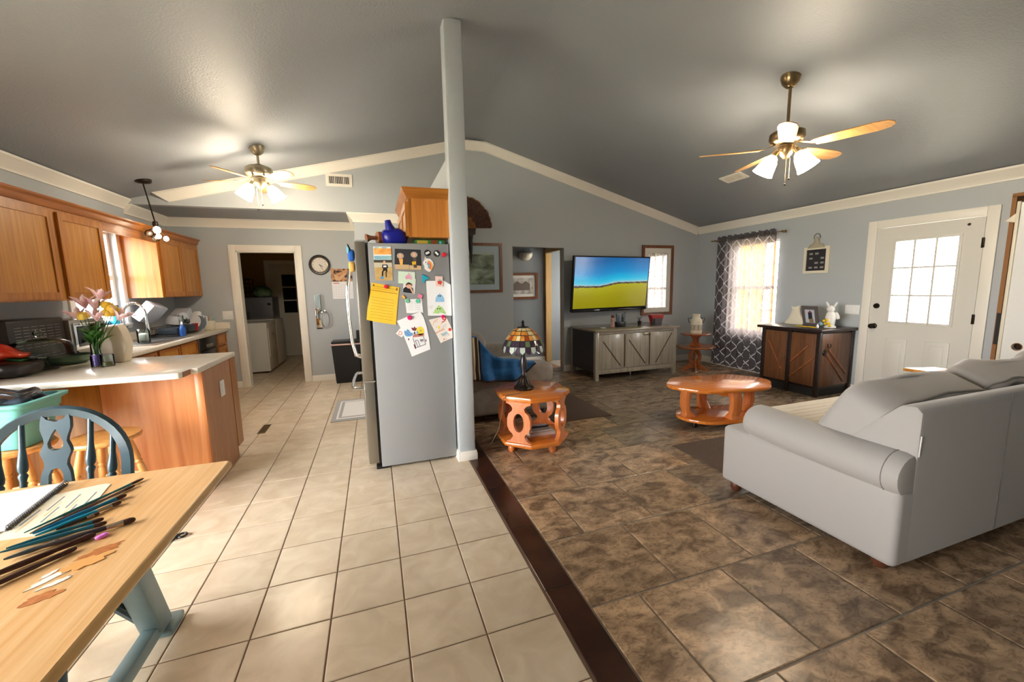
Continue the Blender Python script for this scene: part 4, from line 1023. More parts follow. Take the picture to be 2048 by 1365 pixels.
# ---- loveseat and blanket
ls = thing('loveseat', 'taupe loveseat behind the end table with padded arms', 'loveseat', (1.5, 1.25, 0))
MB().box(1.03, 2.02, .62, 1.95, .09, .42, bev=.04, seg=3).build('base', SOFA2, ls)
MB().box(1.01, 1.27, .62, 1.95, .30, .88, bev=.07, seg=3).build('backrest', SOFA2, ls)
MB().pillow((1.60, .745, .50), (1.0, .30, .24), .38, 32).build('arm', SOFA2, ls)
MB().pillow((1.52, 1.80, .56), (.92, .30, .28), .34, 32).build('arm', SOFA2, ls)
MB().pillow((1.62, 1.27, .45), (.84, .76, .20), .3, 28).build('seat_cushion', SOFA2, ls)
MB().pillow((1.30, 1.27, .72), (.24, .78, .42), .4, 28).build('back_cushion', SOFA2, ls)
for x in (1.08, 1.95):
    for y in (.68, 1.88): MB().box(x-.03, x+.03, y-.03, y+.03, 0, .10, bev=.004).build('foot', BLACKM, ls)
MB().box(1.35, 2.04, .64, .66, .10, .36).build('side_seam_panel', SOFA2, ls)
bl = thing('blanket', 'blue fleece blanket with brown border draped over the loveseat arm', 'blanket', (1.4, .57, .47))
def ztop(u): return .935-.02*u if u < .13 else (.93-.22*((u-.13)/.25) if u < .38 else .71-.085*((u-.38)/.62))
def zbot(u): return .515-.055*math.sin(min(1, u/.75)*PI/2)+(.17*((u-.6)/.4)**1.5 if u > .6 else 0)
def blk(u, v):
    x = 1.13+.72*u
    zt_, zb_ = ztop(u), zbot(u)
    z = zb_+(zt_-zb_)*min(1, v/.75)
    y = .585-.018*math.sin(u*15+z*9)*(.3+(1-v))-.01*math.sin(u*31)
    if z < .60: y -= .035*math.sin(max(0, min(1, (z-.42)/.18))*PI)
    if v > .75:
        w = (v-.75)/.25; y += .20*w; z = zt_+.012-.02*w+.006*math.sin(u*20)
    return Vector((x, y, z))
MB().grid(blk, 60, 30).build('fleece', BLUE, bl, 180, solid=.008)
BRN = M('blanket_brown', (58, 38, 30), .9); CRM = M('blanket_cream', (206, 190, 150), .9)
def bstrip(x0, x1, mat, nm):
    def f(u, v):
        q = blk((x0+(x1-x0)*u-1.13)/.72 if x0 >= 1.13 else 0, v); q.x = x0+(x1-x0)*u; q.y -= .0075; return q
    MB().grid(f, 3, 24).build(nm, mat, bl, 180, solid=.006)
bstrip(1.165, 1.19, CRM, 'border_stripe'); bstrip(1.192, 1.225, BRN, 'border_stripe'); bstrip(1.226, 1.233, CRM, 'border_stripe'); bstrip(1.245, 1.258, BRN, 'border_stripe')
MB().tube([blk(u/30, 0)+Vector((0, -.004, 0)) for u in range(31)], .009, 6).build('hem', BRN, bl)
# ================================================================== kitchen
def cab_door(par, axis, plane, out, a, b, z0, z1, mat=OAK, w=.055, nm='door', knob=None, t=.02):
    """frame-and-panel door proud of a cabinet face"""
    lo, hi = sorted((plane, plane+out*t))
    m = MB().prism([(a, z0), (b, z0), (b, z1), (a, z1)], axis, lo, hi, holes=[[(a+w, z0+w), (b-w, z0+w), (b-w, z1-w), (a+w, z1-w)]])
    d = m.build(nm, mat, par, 25)
    lo, hi = sorted((plane+out*.002, plane+out*(t-.009)))
    MB().prism([(a+w-.004, z0+w-.004), (b-w+.004, z0+w-.004), (b-w+.004, z1-w+.004), (a+w-.004, z1-w+.004)], axis, lo, hi).build('panel', OAKL, d)
    return d
XC = -2.10
def wall_cab(label, y0, y1, doors):
    t = thing('wall_cabinet', label, 'cabinet', (XL+.17, (y0+y1)/2, 1.40))
    MB().box(XL+.004, XC, y0, y1, 1.40, 2.13).build('body', OAK, t)
    for a, b in doors: cab_door(t, 'x', XC, 1, a, b, 1.412, 2.10)
    return t
wall_cab('oak wall cabinet with the widest door, nearest on the left wall', -.35, .925, [(-.30, .24), (.27, .885)])
wall_cab('oak wall cabinet directly left of the kitchen window', .925, 1.515, [(.945, 1.50)])
wall_cab('oak wall cabinet with two narrow doors right of the kitchen window', 2.52, YK-.005, [(2.56, 3.09), (3.10, 3.63)])
va = thing('window_valance', 'oak valance board bridging the two cabinets over the kitchen window', 'valance', (XC, 2.02, 2.02))
MB().box(XC-.02, XC, 1.517, 2.518, 2.035, 2.13).build('board', OAKY, va)
cw = thing('cabinet_crown', 'long oak crown moulding along the left wall cabinets', 'moulding', (XC, 1.7, 2.13))
cpr = [(0, 0), (.010, 0), (.022, .02), (.028, .045), (.048, .062), (.052, .075), (0, .075)]
MB().loft([[Vector((XC+u, y, 2.125+w)) for u, w in cpr] for y in (-.35, YK-.003)]).build('moulding', OAKY, cw, 25)
MB().box(XL, XC+.001, -.35, YK-.003, 2.131, 2.15).build('dust_board', OAKY, cw)

# base units below the long counter
def base_cab(label, y0, y1, cols):
    t = thing('base_cabinet', label, 'cabinet', (XL+.3, (y0+y1)/2, 0))
    MB().box(XL+.004, -1.87, y0, y1, .10, .873).build('body', OAK, t)
    MB().box(XL, -1.93, y0, y1, 0, .10).build('toe_kick', BLACKM, t)
    n = len(cols)
    for a, b in cols:
        dr = cab_door(t, 'x', -1.87, 1, a, b, .70, .86, OAKY, .03, 'drawer')
        cab_door(t, 'x', -1.87, 1, a, b, .12, .68)
    return t
base_cab('oak base cabinet behind the peninsula with shut drawers', .81, 1.64, [(.84, 1.22), (1.24, 1.62)])
base_cab('oak sink base cabinet left of the dishwasher', 1.65, 2.62, [(1.67, 2.13), (2.15, 2.60)])
base_cab('narrow oak base cabinet right of the dishwasher', 3.27, YK-.005, [(3.29, 3.64)])
dw_ = thing('dishwasher', 'black dishwasher in the counter beyond the sink', 'dishwasher', (-2.1, 2.945, 0))
MB().box(XL+.02, -1.89, 2.635, 3.255, .10, .872).build('body', BLACKM, dw_)
MB().box(-1.89, -1.855, 2.64, 3.25, .11, .70, bev=.005).build('door', BLACK, dw_)
MB().box(-1.89, -1.850, 2.64, 3.25, .71, .868, bev=.005).build('control_panel', BLACK, dw_)
MB().box(-1.87, -1.845, 2.622, 2.640, .10, .868).build('edge_strip', STEEL, dw_)
MB().box(-1.852, -1.835, 2.86, 3.06, .74, .775, bev=.006).build('handle', STEEL, dw_)
MB().box(XL+.05, -1.95, 2.65, 3.24, 0, .10).build('toe_kick', BLACKM, dw_)

# peninsula
pn = thing('peninsula_cabinet', 'oak panelled kitchen peninsula with plain end panel', 'cabinet', (-1.7, .4, 0))
MB().box(XL, -.965, .085, .60, 0, .873).build('body', VENEER, pn)
MB().box(XL, -.965, .60, .77, .10, .873).build('front_carcass', OAK, pn)
MB().box(XL+.02, -1.0, .60, .71, 0, .10).build('toe_kick', BLACKM, pn)
MB().box(-1.525, -.985, .063, .085, 0, .873).build('back_panel', PENIN, pn)
MB().box(XL, -1.528, .063, .085, 0, .873).build('back_panel', OAK, pn)
MB().box(-.990, -.942, .060, .085, 0, .873, bev=.002).build('corner_post', PENIN, pn)
MB().box(-.965, -.942, .085, .635, 0, .873).build('end_panel', VENEER, pn)
MB().box(-.967, -.938, .635, .775, .10, .873).build('face_frame', OAK, pn)
for (a, b) in ((-1.82, -1.42), (-1.40, -1.0)): cab_door(pn, 'y', .775, 1, a, b, .14, .85)
oc = thing('wall_outlet', 'white outlet plate on the peninsula end panel', 'outlet', (-.94, .407, .675))
MB().box(-.942, -.935, .362, .452, .612, .738, bev=.002).build('plate', WHITE, oc)
for z in (.648, .70): MB().box(-.936, -.9335, .388, .426, z-.014, z+.014, bev=.001).build('socket', PLAST, oc)
wt = thing('worktop', 'cream laminate worktop along the left wall and peninsula', 'worktop', (-1.9, .9, .875))
MB().prism([(XL, -.16), (-1.02, -.16), (-.995, -.15), (-.985, -.125), (-.985, .002), (-.940, .002), (-.940, .80), (-1.83, .80), (-1.83, YK), (XL, YK)], 'z', .875, .915, bev=.004,
           holes=()).build('slab', LAM, wt)
MB().box(-.9855, -.982, -.12, .0, .877, .912).build('raw_edge', M('raw_chipboard', (150, 108, 82), .8), wt)
MB().box(XL, XL+.02, -.16, YK, .915, 1.01, bev=.003).build('backsplash', LAM, wt)
MB().box(XL+.02, -1.80, YK-.02, YK, .915, 1.01, bev=.003).build('backsplash', LAM, wt)

# sink and tap
sk = thing('kitchen_sink', 'steel sink set into the worktop below the kitchen window', 'sink', (-2.13, 2.15, .915))
MB().prism([(-2.36, 1.72), (-1.90, 1.72), (-1.90, 2.58), (-2.36, 2.58)], 'z', .913, .923, bev=.003, holes=[]).build('rim', STEEL, sk)
for (a, b) in ((1.76, 2.13), (2.17, 2.54)):
    MB().prism([(-2.30, a), (-1.94, a), (-1.94, b), (-2.30, b)], 'z', .9225, .9245, bev=.001).build('basin', M('basin_shadow', (96, 96, 94), .35, .6) if a < 2 else bpy.data.materials['basin_shadow'], sk)
tp = thing('kitchen_tap', 'tall arched chrome spring tap at the sink', 'tap', (-2.33, 2.15, .923))
MB().lathe([(0, 0), (.026, 0), (.026, .02), (.016, .03), (.016, .10), (0, .10)], (-2.33, 2.15, .923), 16).build('tap_base', CHROME, tp)
MB().tube([(-2.33, 2.15, 1.02), (-2.33, 2.15, 1.22)]+[(-2.33+.105-.105*math.cos(R(t)), 2.15-.02*t/180, 1.22+.125*math.sin(R(t))) for t in range(10, 181, 10)]+[(-2.12, 2.13, 1.12)], .011, 10).build('spout', CHROME, tp)
MB().tube([(-2.33+.105-.105*math.cos(R(t)), 2.15-.02*t/180, 1.22+.125*math.sin(R(t))) for t in range(0, 110, 4)], [.015 if k % 2 else .020 for k in range(28)], 10).build('spring', CHROME, tp)
MB().cyl((-2.12, 2.13, 1.14), (-2.12, 2.13, 1.02), .015, .02, 12).build('spray_head', CHROME, tp)
MB().cyl((-2.33, 2.15, .99), (-2.30, 2.05, 1.01), .007, n=8).build('lever', CHROME, tp)

# things on the long counter
CLP = glass('clear_plastic', (222, 228, 236), .35, .25)
FROST = M('frosted_plastic', (206, 212, 224), .35, alpha=.72)
o = MB()
rk = thing('dish_rack', 'black wire dish rack crowded with drying dishes beyond the sink', 'dish rack', (-2.2, 2.95, .915))
rx0, rx1, ry0, ry1 = -2.40, -2.06, 2.66, 3.24
for z in (.935, 1.02): MB().tube([(rx0, ry0, z), (rx1, ry0, z), (rx1, ry1, z), (rx0, ry1, z), (rx0, ry0, z)], .004, 6).build('wire_ring', BLACK, rk)
for k in range(12):
    y = ry0+(ry1-ry0)*k/11
    MB().tube([(rx1, y, 1.02), (rx1, y, .935), (rx0, y, .935), (rx0, y, 1.02)], .0025, 5).build('wire', BLACK, rk)
MB().box(rx0-.01, rx1+.01, ry0-.01, ry1+.01, .917, .927, bev=.003).build('drip_tray', BLACK, rk)
def bowl(name, label, c, r, h, mat, rot=None, cat='bowl', n=24):
    mb = MB().lathe([(0, 0), (r*.6, 0), (r*.85, h*.35), (r, h), (r-.006, h), (r*.8, h*.38), (r*.55, .006), (0, .006)], (0, 0, 0), n)
    o = mb.build(name, mat, None, world=False); o.location = c
    if rot: o.rotation_euler = rot
    return tag(o, label, cat)
PAN = M('blue_black_pan', (38, 50, 62), .4)
o = MB().box(-.10, .10, -.13, .13, 0, .085, bev=.012).build('loaf_pan', PAN, None, world=False); o.location = (-2.16, 2.79, .945); tag(o, 'dark blue loaf pan at the left of the dish rack', 'pan')
o = MB().box(-.10, .10, -.12, .12, 0, .09, bev=.02).build('loaf_pan', PAN, None, world=False); o.location = (-2.15, 3.06, .945); tag(o, 'dark rounded loaf pan in the middle of the dish rack', 'pan')
tubm = MB().prism([(-.17, 0), (.17, 0), (.14, .12), (-.14, .12)], 'y', -.12, .12, bev=.015)
o = tubm.build('storage_tub', FROST, None, world=False); o.location = (-2.24, 2.60, 1.19); o.rotation_euler = (R(-50), R(8), R(90)); tag(o, 'large frosted plastic tub tilted over the dish rack', 'tub')
bowl('mixing_bowl', 'frosted bowl upturned on the loaf pans', (-2.17, 2.93, 1.16), .10, .10, FROST, (PI, .2, 0))
bowl('mixing_bowl', 'small frosted bowl at the rack end', (-2.15, 3.03, 1.19), .08, .09, FROST, (PI, -.2, 0))
o = MB().box(-.09, .09, -.10, .10, 0, .13, bev=.02).build('storage_box', FROST, None, world=False); o.location = (-2.19, 3.20, 1.10); o.rotation_euler = (R(20), 0, 0); tag(o, 'frosted lidded storage box standing in the dish rack', 'box')
o = MB().lathe([(0, 0), (.11, 0), (.12, .012), (.115, .014), (.10, .006), (0, .006)], (0, 0, 0), 28).build('white_plate', PLAST, None, world=False); o.location = (-2.16, 3.325, 1.06); o.rotation_euler = (R(80), 0, R(10)); tag(o, 'white plate on edge at the right of the dish rack', 'plate')
o = MB().lathe([(0, 0), (.10, 0), (.11, .012), (.10, .014), (0, .008)], (0, 0, 0), 28).build('grey_plate', M('plate_grey', (110, 122, 136), .4), None, world=False); o.location = (-2.10, 3.37, 1.03); o.rotation_euler = (R(82), 0, R(4)); tag(o, 'blue grey plate on edge behind the white plate', 'plate')
o = MB().lathe([(0, 0), (.028, 0), (.036, .10), (.033, .10), (.025, .005), (0, .005)], (-2.09, 3.27, .935), 18).build('red_cup', M('red_cup', (188, 30, 34), .35), None); tag(o, 'red plastic cup in the front of the dish rack', 'cup')
SPH = M('blown_glass', (230, 232, 236), .08, spec=.8)
for k, (a, b, c, r) in enumerate(((-2.10, 2.90, 1.075, .034), (-2.09, 2.97, 1.09, .032), (-2.09, 3.04, 1.07, .03), (-2.12, 2.95, 1.13, .03), (-2.11, 3.03, 1.13, .03))):
    o = MB().lathe([(0, 0), (r*.55, 0), (r, r*1.1), (r*.9, r*2.2), (r*.82, r*2.2), (r*.9, r*1.1), (0, .004)], (a, b, c-.03), 14).build('drinking_glass', CLEARG, None); tag(o, ['lower left clear drinking glass in the dish rack heap', 'lower middle clear drinking glass in the dish rack heap', 'lower right clear drinking glass in the dish rack heap', 'upper left clear drinking glass on the dish rack heap', 'upper right clear drinking glass on the dish rack heap'][k], 'glass', 'glasses heaped in the dish rack')
sp = thing('soap_bottle', 'blue dish soap bottle standing by the sink edge', 'bottle', (-2.0, 2.64, .924))
MB().lathe([(0, 0), (.032, 0), (.034, .03), (.034, .09), (.02, .13), (.012, .14), (0, .14)], (-2.0, 2.64, .924), 16).build('body', M('blue_soap', (30, 88, 176), .15, trans=.3), sp)
MB().lathe([(0, .14), (.012, .14), (.012, .165), (.006, .175), (0, .175)], (-2.0, 2.64, .924), 12).build('cap', PLAST, sp)
jr = thing('sponge_jar', 'clear jar of white sponges beside the tap', 'jar', (-2.10, 1.98, .924))
MB().lathe([(0, 0), (.05, 0), (.055, .02), (.055, .13), (.045, .15), (.042, .15), (.052, .13), (.051, .02), (0, .006)], (-2.10, 1.98, .924), 18).build('jar_body', CLEARG, jr)
MB().pillow((-2.10, 1.98, .985), (.08, .06, .09), .5, 14).build('sponge', PLAST, jr)
kt = thing('white_pitcher', 'white plastic pitcher against the kitchen far wall', 'pitcher', (-2.12, 3.47, .915))
MB().lathe([(0, 0), (.05, 0), (.055, .05), (.045, .20), (.048, .26), (.03, .275), (0, .275)], (-2.12, 3.47, .915), 20).build('body', PLAST, kt)
MB().tube([(-2.07, 3.47, 1.13), (-2.01, 3.46, 1.11), (-2.01, 3.46, 1.0), (-2.065, 3.47, .97)], .008, 6).build('handle', PLAST, kt)
uc = thing('utensil_crock', 'white square crock of utensils by the far backsplash', 'crock', (-2.03, 3.58, .915))
MB().prism([(-2.09, .915), (-1.975, .915), (-1.965, 1.045), (-2.10, 1.045)], 'y', 3.53, 3.64, bev=.008).build('crock', CREAM, uc)
for k in range(5):
    MB().tube([(-2.07+.02*k, 3.58, 1.04), (-2.085+.03*k, 3.575+.01*(k % 2), 1.11)], .005, 6).build('utensil', [CHROME, BLACK, OAKL, CHROME, M('mint_plastic', (120, 190, 180), .4)][k], uc)
bo = thing('blue_bottle', 'blue and clear bottle on the kitchen window sill', 'bottle', (XL+.0, 2.27, 1.12))
MB().lathe([(0, 0), (.035, 0), (.038, .07), (.02, .12), (.014, .17), (0, .17)], (XL-.01, 2.27, 1.12), 14).build('body', M('cyan_bottle', (60, 170, 220), .15), bo)
MB().box(XL-.04, XL+.03, 2.25, 2.29, 1.29, 1.33, bev=.008).build('trigger', M('navy_plastic', (30, 50, 130), .4), bo)

# toaster ovens on the corner of the counter
to = thing('toaster_oven', 'dark toaster oven with vented side at the counter corner', 'toaster oven', (-2.25, .94, .915))
MB().box(-2.42, -2.16, .42, .975, .93, 1.265, bev=.012).build('body', M('oven_dark', (58, 54, 52), .35, .6), to)
for k in range(6):
    for j in range(8):
        MB().box(-2.162, -2.157, .475+.078*k, .533+.078*k, 1.055+.022*j, 1.058+.022*j).build('vent_slot', M('vent_chrome', (170, 164, 156), .3, .8) if (k, j) == (0, 0) else bpy.data.materials['vent_chrome'], to, 0)
for (x, y) in ((-2.40, .46), (-2.19, .46), (-2.40, .93), (-2.19, .93)): MB().cyl((x, y, .915), (x, y, .932), .012, n=10).build('foot', BLACK, to)
to.location.x -= .04; to.location.y += .06
t2 = thing('toaster_oven', 'silver toaster oven with glass door beside the vented one', 'toaster oven', (-2.25, 1.33, .915))
MB().box(-2.42, -2.15, 1.0, 1.47, .93, 1.235, bev=.012).build('body', STEEL, t2)
dd = MB().box(-2.152, -2.135, 1.02, 1.37, .975, 1.205, bev=.005).build('door', CHROME, t2)
MB().box(-2.137, -2.131, 1.05, 1.34, 1.0, 1.175, bev=.002).build('door_glass', DGLASS, dd)
MB().cyl((-2.115, 1.05, 1.195), (-2.115, 1.34, 1.195), .006, n=8).build('handle', CHROME, dd)
for z in (1.0, 1.08, 1.16): MB().cyl((-2.152, 1.42, z), (-2.13, 1.42, z), .018, n=14).build('knob', BLACK, t2)
for (x, y) in ((-2.40, 1.04), (-2.19, 1.04), (-2.40, 1.43), (-2.19, 1.43)): MB().cyl((x, y, .915), (x, y, .932), .012, n=10).build('foot', BLACK, t2)

t2.location.x -= .03; t2.location.y += .06
# things on the peninsula
ck2 = thing('cake_stand', 'clear glass domed cake stand on the peninsula', 'cake stand', (-2.05, .52, .915))
MB().lathe([(0, 0), (.075, 0), (.07, .012), (.03, .03), (.02, .06), (.035, .085), (.17, .092), (.19, .10), (.188, .106), (.03, .098), (0, .098)], (-2.05, .52, .915), 32).build('pedestal_plate', CLEARG, ck2)
MB().lathe([(.165, .108), (.166, .15), (.15, .19), (.10, .215), (.02, .225), (.0, .225)], (-2.05, .52, .915), 32, flute=.012, nf=16).build('dome', CLEARG, ck2)
MB().lathe([(0, .225), (.012, .225), (.014, .235), (.028, .25), (.028, .268), (.015, .285), (0, .288)], (-2.05, .52, .915), 16).build('dome_knob', CLEARG, ck2)
o = MB().lathe([(0, 0), (.11, 0), (.15, .03), (.155, .065), (.148, .065), (.14, .035), (.10, .01), (0, .01)], (-2.035, .70, .9155), 28).build('green_bowl', M('sage_bowl', (104, 132, 112), .35), None); tag(o, 'sage green bowl behind the cake stand', 'bowl')
ck2.location = (-2.02, .45, .915)
sg_ = thing('snack_bag', 'bright red crumpled snack bag at the left frame edge', 'bag', (-2.13, .26, 1.005))
def bagf(q): return Vector((q.x, q.y, q.z*(1-.7*max(0, q.x/.16))+.012*math.sin(30*q.x+20*q.y)))
MB().pillow((-2.15, .26, 1.055), (.34, .20, .13), .6, 28, fn=bagf).build('bag_body', M('red_foil', (206, 44, 30), .22, c2=(226, 70, 40), scale=12), sg_)
MB().pillow((-2.13, .185, 1.07), (.10, .03, .05), .7, 12).build('bag_print', PLAST, sg_)
MB().box(-2.06, -1.985, .20, .30, 1.02, 1.026, rot=RY(.2)).build('green_seal', M('green_foil', (40, 120, 60), .4), sg_)
bd = thing('bread_bag', 'clear bag of dark bread under the red snack bag', 'bag', (-2.08, .13, .915))
MB().pillow((-2.10, .20, .96), (.36, .26, .085), .55, 24, fn=lambda q: Vector((q.x, q.y, q.z+.006*math.sin(40*q.x)))).build('loaf', M('dark_bread', (62, 48, 44), .5, c2=(90, 76, 70), scale=14), bd)
MB().pillow((-2.10, .20, .966), (.385, .28, .10), .5, 28, fn=lambda q: Vector((q.x+.004*math.sin(60*q.z), q.y, q.z+.008*math.sin(33*q.x+17*q.y)))).build('plastic_wrap', CLP, bd)
cv = thing('vase', 'square clear glass vase with purple filling and mixed lilies', 'vase', (-1.675, .42, .915))
MB().lathe([(0, 0), (.036, 0), (.037, .06), (.034, .085), (.027, .10), (.027, .165), (.030, .17), (.026, .17), (.023, .10), (.033, .08), (.033, .006), (0, .006)], (-1.70, .42, .9155), 22).build('vase_body', CLEARG, cv)
MB().lathe([(0, .008), (.0325, .008), (.0325, .088), (0, .09)], (-1.70, .42, .9155), 18).build('purple_filling', M('purple_water', (130, 96, 200), .25), cv)
rnd = random.Random(5)
PK = M('lily_pink', (246, 194, 202), .5, c2=(252, 226, 228), scale=18); YW = M('rose_yellow', (236, 190, 40), .5, c2=(246, 216, 110), scale=10)
heads = [(-1.765, .43, 1.26, 'p'), (-1.725, .40, 1.275, 'y'), (-1.655, .40, 1.25, 'p'), (-1.60, .43, 1.29, 'y'), (-1.545, .42, 1.25, 'p'), (-1.69, .47, 1.33, 'p'), (-1.625, .48, 1.345, 'y'), (-1.645, .44, 1.40, 'p'), (-1.735, .45, 1.345, 'p'), (-1.575, .44, 1.315, 'y')]
for (hx, hy, hz_, kd) in heads:
    st = MB().tube([(-1.70, .42, .96), (-1.70+(hx+1.70)*.25, .42+(hy-.42)*.3, 1.08), (hx, hy, hz_)], [.003, .003, .0025], 6).build('stem', GREEN, cv)
    d = Vector((hx+1.68, hy-.42, .22)).normalized(); u = d.cross(Vector((0, 1, 0))).normalized(); w = d.cross(u)
    if kd == 'p':
        for k in range(6):
            a = k*PI/3+rnd.random()*.3; o_ = u*math.cos(a)+w*math.sin(a)
            P0 = Vector((hx, hy, hz_)); sd = d.cross(o_).normalized()
            pts = [P0, P0+d*.04+o_*.025, P0+d*.07+o_*.05, P0+d*.085+o_*.085]
            ws = [.006, .019, .016, .001]
            vs = [p+sd*q for p, q in zip(pts, ws)]+[p-sd*q for p, q in zip(pts, ws)]
            MB().add(vs, [(0, 1, 5, 4), (1, 2, 6, 5), (2, 3, 7, 6)]).build('petal', PK, st, 60, solid=.0015)
    else:
        for k in range(7):
            a = k*2.4; r_ = .012+.002*k; o_ = (u*math.cos(a)+w*math.sin(a))*r_
            MB().pillow(Vector((hx, hy, hz_+.012))+o_+d*.006*(k % 3), (.038, .038, .05), .8, 10).build('petal', YW, st)
for k in range(16):
    a = k*.62; r_ = .07+.03*rnd.random(); z = 1.09+.10*rnd.random()
    P0 = Vector((-1.70, .42, z-.03)); P1 = Vector((-1.69+r_*1.2*math.cos(a), .42+r_*.7*math.sin(a), z+.05)); sd = (P1-P0).cross(Vector((0, 0, 1))).normalized()
    pts = [P0, P0.lerp(P1, .4)+Vector((0, 0, .012)), P0.lerp(P1, .75)+Vector((0, 0, .008)), P1]
    ws = [.005, .024, .019, .001]
    vs = [p+sd*q for p, q in zip(pts, ws)]+[p-sd*q for p, q in zip(pts, ws)]
    MB().add(vs, [(0, 1, 5, 4), (1, 2, 6, 5), (2, 3, 7, 6)]).build('leaf', GREEN, cv, 60, solid=.0015)
PK_ = None
wp = thing('cream_container', 'cream angular plastic container behind the flower vase', 'container', (-1.67, .60, .915))
MB().prism([(-1.765, .9155), (-1.605, .9155), (-1.578, 1.06), (-1.598, 1.155), (-1.615, 1.205), (-1.70, 1.19), (-1.765, 1.10)], 'y', .55, .66, bev=.012).build('body', M('cream_plastic', (226, 214, 194), .4), wp)
gj = thing('candle_jar', 'low clear glass jar beside the flower vase', 'jar', (-1.635, .40, .915))
MB().lathe([(0, 0), (.038, 0), (.04, .01), (.04, .085), (.036, .088), (.036, .012), (0, .006)], (-1.628, .395, .9155), 22).build('jar_body', CLEARG, gj)
MB().lathe([(0, .007), (.035, .007), (.035, .03), (0, .03)], (-1.628, .395, .9155), 18).build('wax', M('olive_wax', (120, 116, 60), .5), gj)

# ---- pendant lamp
pd_ = thing('pendant_lamp', 'dark slanting rod pendant with clear globes by the left crown', 'pendant lamp', (-2.017, 2.202, zl(-2.017)))
MB().lathe([(0, .02), (.078, .02), (.078, -.008), (.06, -.022), (.018, -.03), (0, -.03)], (-2.017, 2.202, zl(-2.017)), 24).build('canopy', BRONZE, pd_)
MB().cyl((-2.017, 2.202, zl(-2.017)-.02), (-1.955, 2.2, 2.22), .007, n=8).build('rod', BRONZE, pd_)
MB().lathe([(0, 0), (.02, 0), (.028, -.03), (.02, -.06), (0, -.06)], (-1.955, 2.2, 2.23), 14).build('hub', BRONZE, pd_)
BULB = M('bulb_glass', (250, 246, 238), .2, emis=((255, 236, 205), 6.0))
for k, (a, b, c, r, lit) in enumerate(((-1.935, 2.17, 2.135, .034, 1), (-1.935, 2.19, 2.07, .024, 1), (-1.885, 2.23, 2.05, .024, 1), (-2.02, 2.20, 2.10, .04, 0), (-1.98, 2.24, 2.06, .04, 0))):
    MB().tube([(-1.955, 2.2, 2.18), ((a-1.955)/2, (b+2.2)/2, (c+2.2)/2), (a, b, c+r)], .005, 6).build('arm', BRONZE, pd_)
    if lit: MB().ball((a, b, c), (r, r, r*1.15), 16).build('bulb', BULB, pd_)
    else:
        g_ = MB().ball((a, b, c), r, 18).build('glass_globe', CLEARG, pd_)
        MB().ball((a, b, c), r*.4, 10).build('bulb', M('unlit_bulb', (226, 222, 214), .3) if k == 3 else bpy.data.materials['unlit_bulb'], g_)

# ---- far kitchen wall
clk = thing('wall_clock', 'round wall clock with dark rim and pale dial', 'clock', (-.515, YK, 1.848))
def onwall(mb, nm, mat, par, dy=0): 
    o = mb.build(nm, mat, par, world=False); o.matrix_local = Matrix.Translation((0, dy, 0)) @ Matrix.Rotation(R(90), 4, 'X'); return o
onwall(MB().lathe([(.118, .004), (.152, .004), (.155, .018), (.145, .028), (.122, .024), (.118, .012)], n=40, ring=True), 'rim', M('clock_rim', (52, 50, 52), .35, .4), clk)
onwall(MB().lathe([(.110, .012), (.120, .012), (.120, .022), (.110, .018)], n=40, ring=True), 'inner_ring', BRASS, clk)
onwall(MB().lathe([(0, .006), (.118, .006), (.118, .010), (0, .010)], n=40), 'dial', M('dial_cream', (222, 216, 206), .5), clk)
for k in range(12):
    a = k*PI/6; 
    text('numeral', str(12 if k == 0 else k), .026, M('numeral_grey', (120, 112, 104), .6) if k == 0 else bpy.data.materials['numeral_grey'], clk, (-.515+.092*math.sin(a), YK-.0106, 1.848+.092*math.cos(a)), (R(90), 0, 0))
for (an, ln, w) in ((R(122), .055, .004), (R(150), .08, .003)):
    o = MB().box(-w, w, -.001, .001, -.01, ln).build('hand', BLACKM, clk, world=False); o.location = (0, -.014, 0); o.rotation_euler = (0, an, 0)
cal = thing('wall_calendar', 'wall calendar with brown photo above a white month page', 'calendar', (-.22, YK, 1.55))
MB().box(-.362, -.05, YK-.006, YK-.002, 1.585, 1.787).build('photo_page', M('calendar_photo', (60, 40, 34), .5, c2=(204, 150, 104), scale=14, detail=3, lo=.45, hi=.55), cal)
MB().prism([(-.30, 1.60), (-.23, 1.60), (-.14, 1.70), (-.16, 1.72), (-.25, 1.66), (-.33, 1.72)], 'y', YK-.0075, YK-.006).build('photo_shape', M('calendar_tan', (214, 170, 130), .5), cal)
MB().box(-.36, -.05, YK-.006, YK-.002, 1.31, 1.583).build('month_page', PAPER, cal)
for k in range(6): MB().box(-.345, -.065, YK-.0068, YK-.006, 1.345+.037*k, 1.3462+.037*k).build('week_line', M('cal_line', (176, 176, 184), .7) if k == 0 else bpy.data.materials['cal_line'], cal, 0)
for k in range(8): MB().box(-.345+.04*k, -.3438+.04*k, YK-.0068, YK-.006, 1.345, 1.53).build('day_line', bpy.data.materials['cal_line'], cal, 0)
MB().box(-.34, -.25, YK-.0068, YK-.006, 1.552, 1.566).build('month_title', M('cal_red', (214, 120, 110), .7), cal, 0)
hd = thing('wall_bracket', 'slim mirrored wall bracket with open ring under the clock', 'bracket', (-.57, YK, 1.1))
MB().box(-.625, -.545, YK-.05, YK-.006, 1.165, 1.385, bev=.004).build('upper_tube', M('pale_glass', (186, 206, 212), .08, .3), hd)
MB().box(-.628, -.548, YK-.012, YK-.002, .845, 1.165, bev=.002).build('mirror_plate', MIR, hd)
MB().box(-.63, -.543, YK-.055, YK-.002, 1.15, 1.175, bev=.003).build('collar', CHROME, hd)
MB().box(-.628, -.548, YK-.014, YK-.002, .845, .862).build('lower_lip', BRONZE, hd)
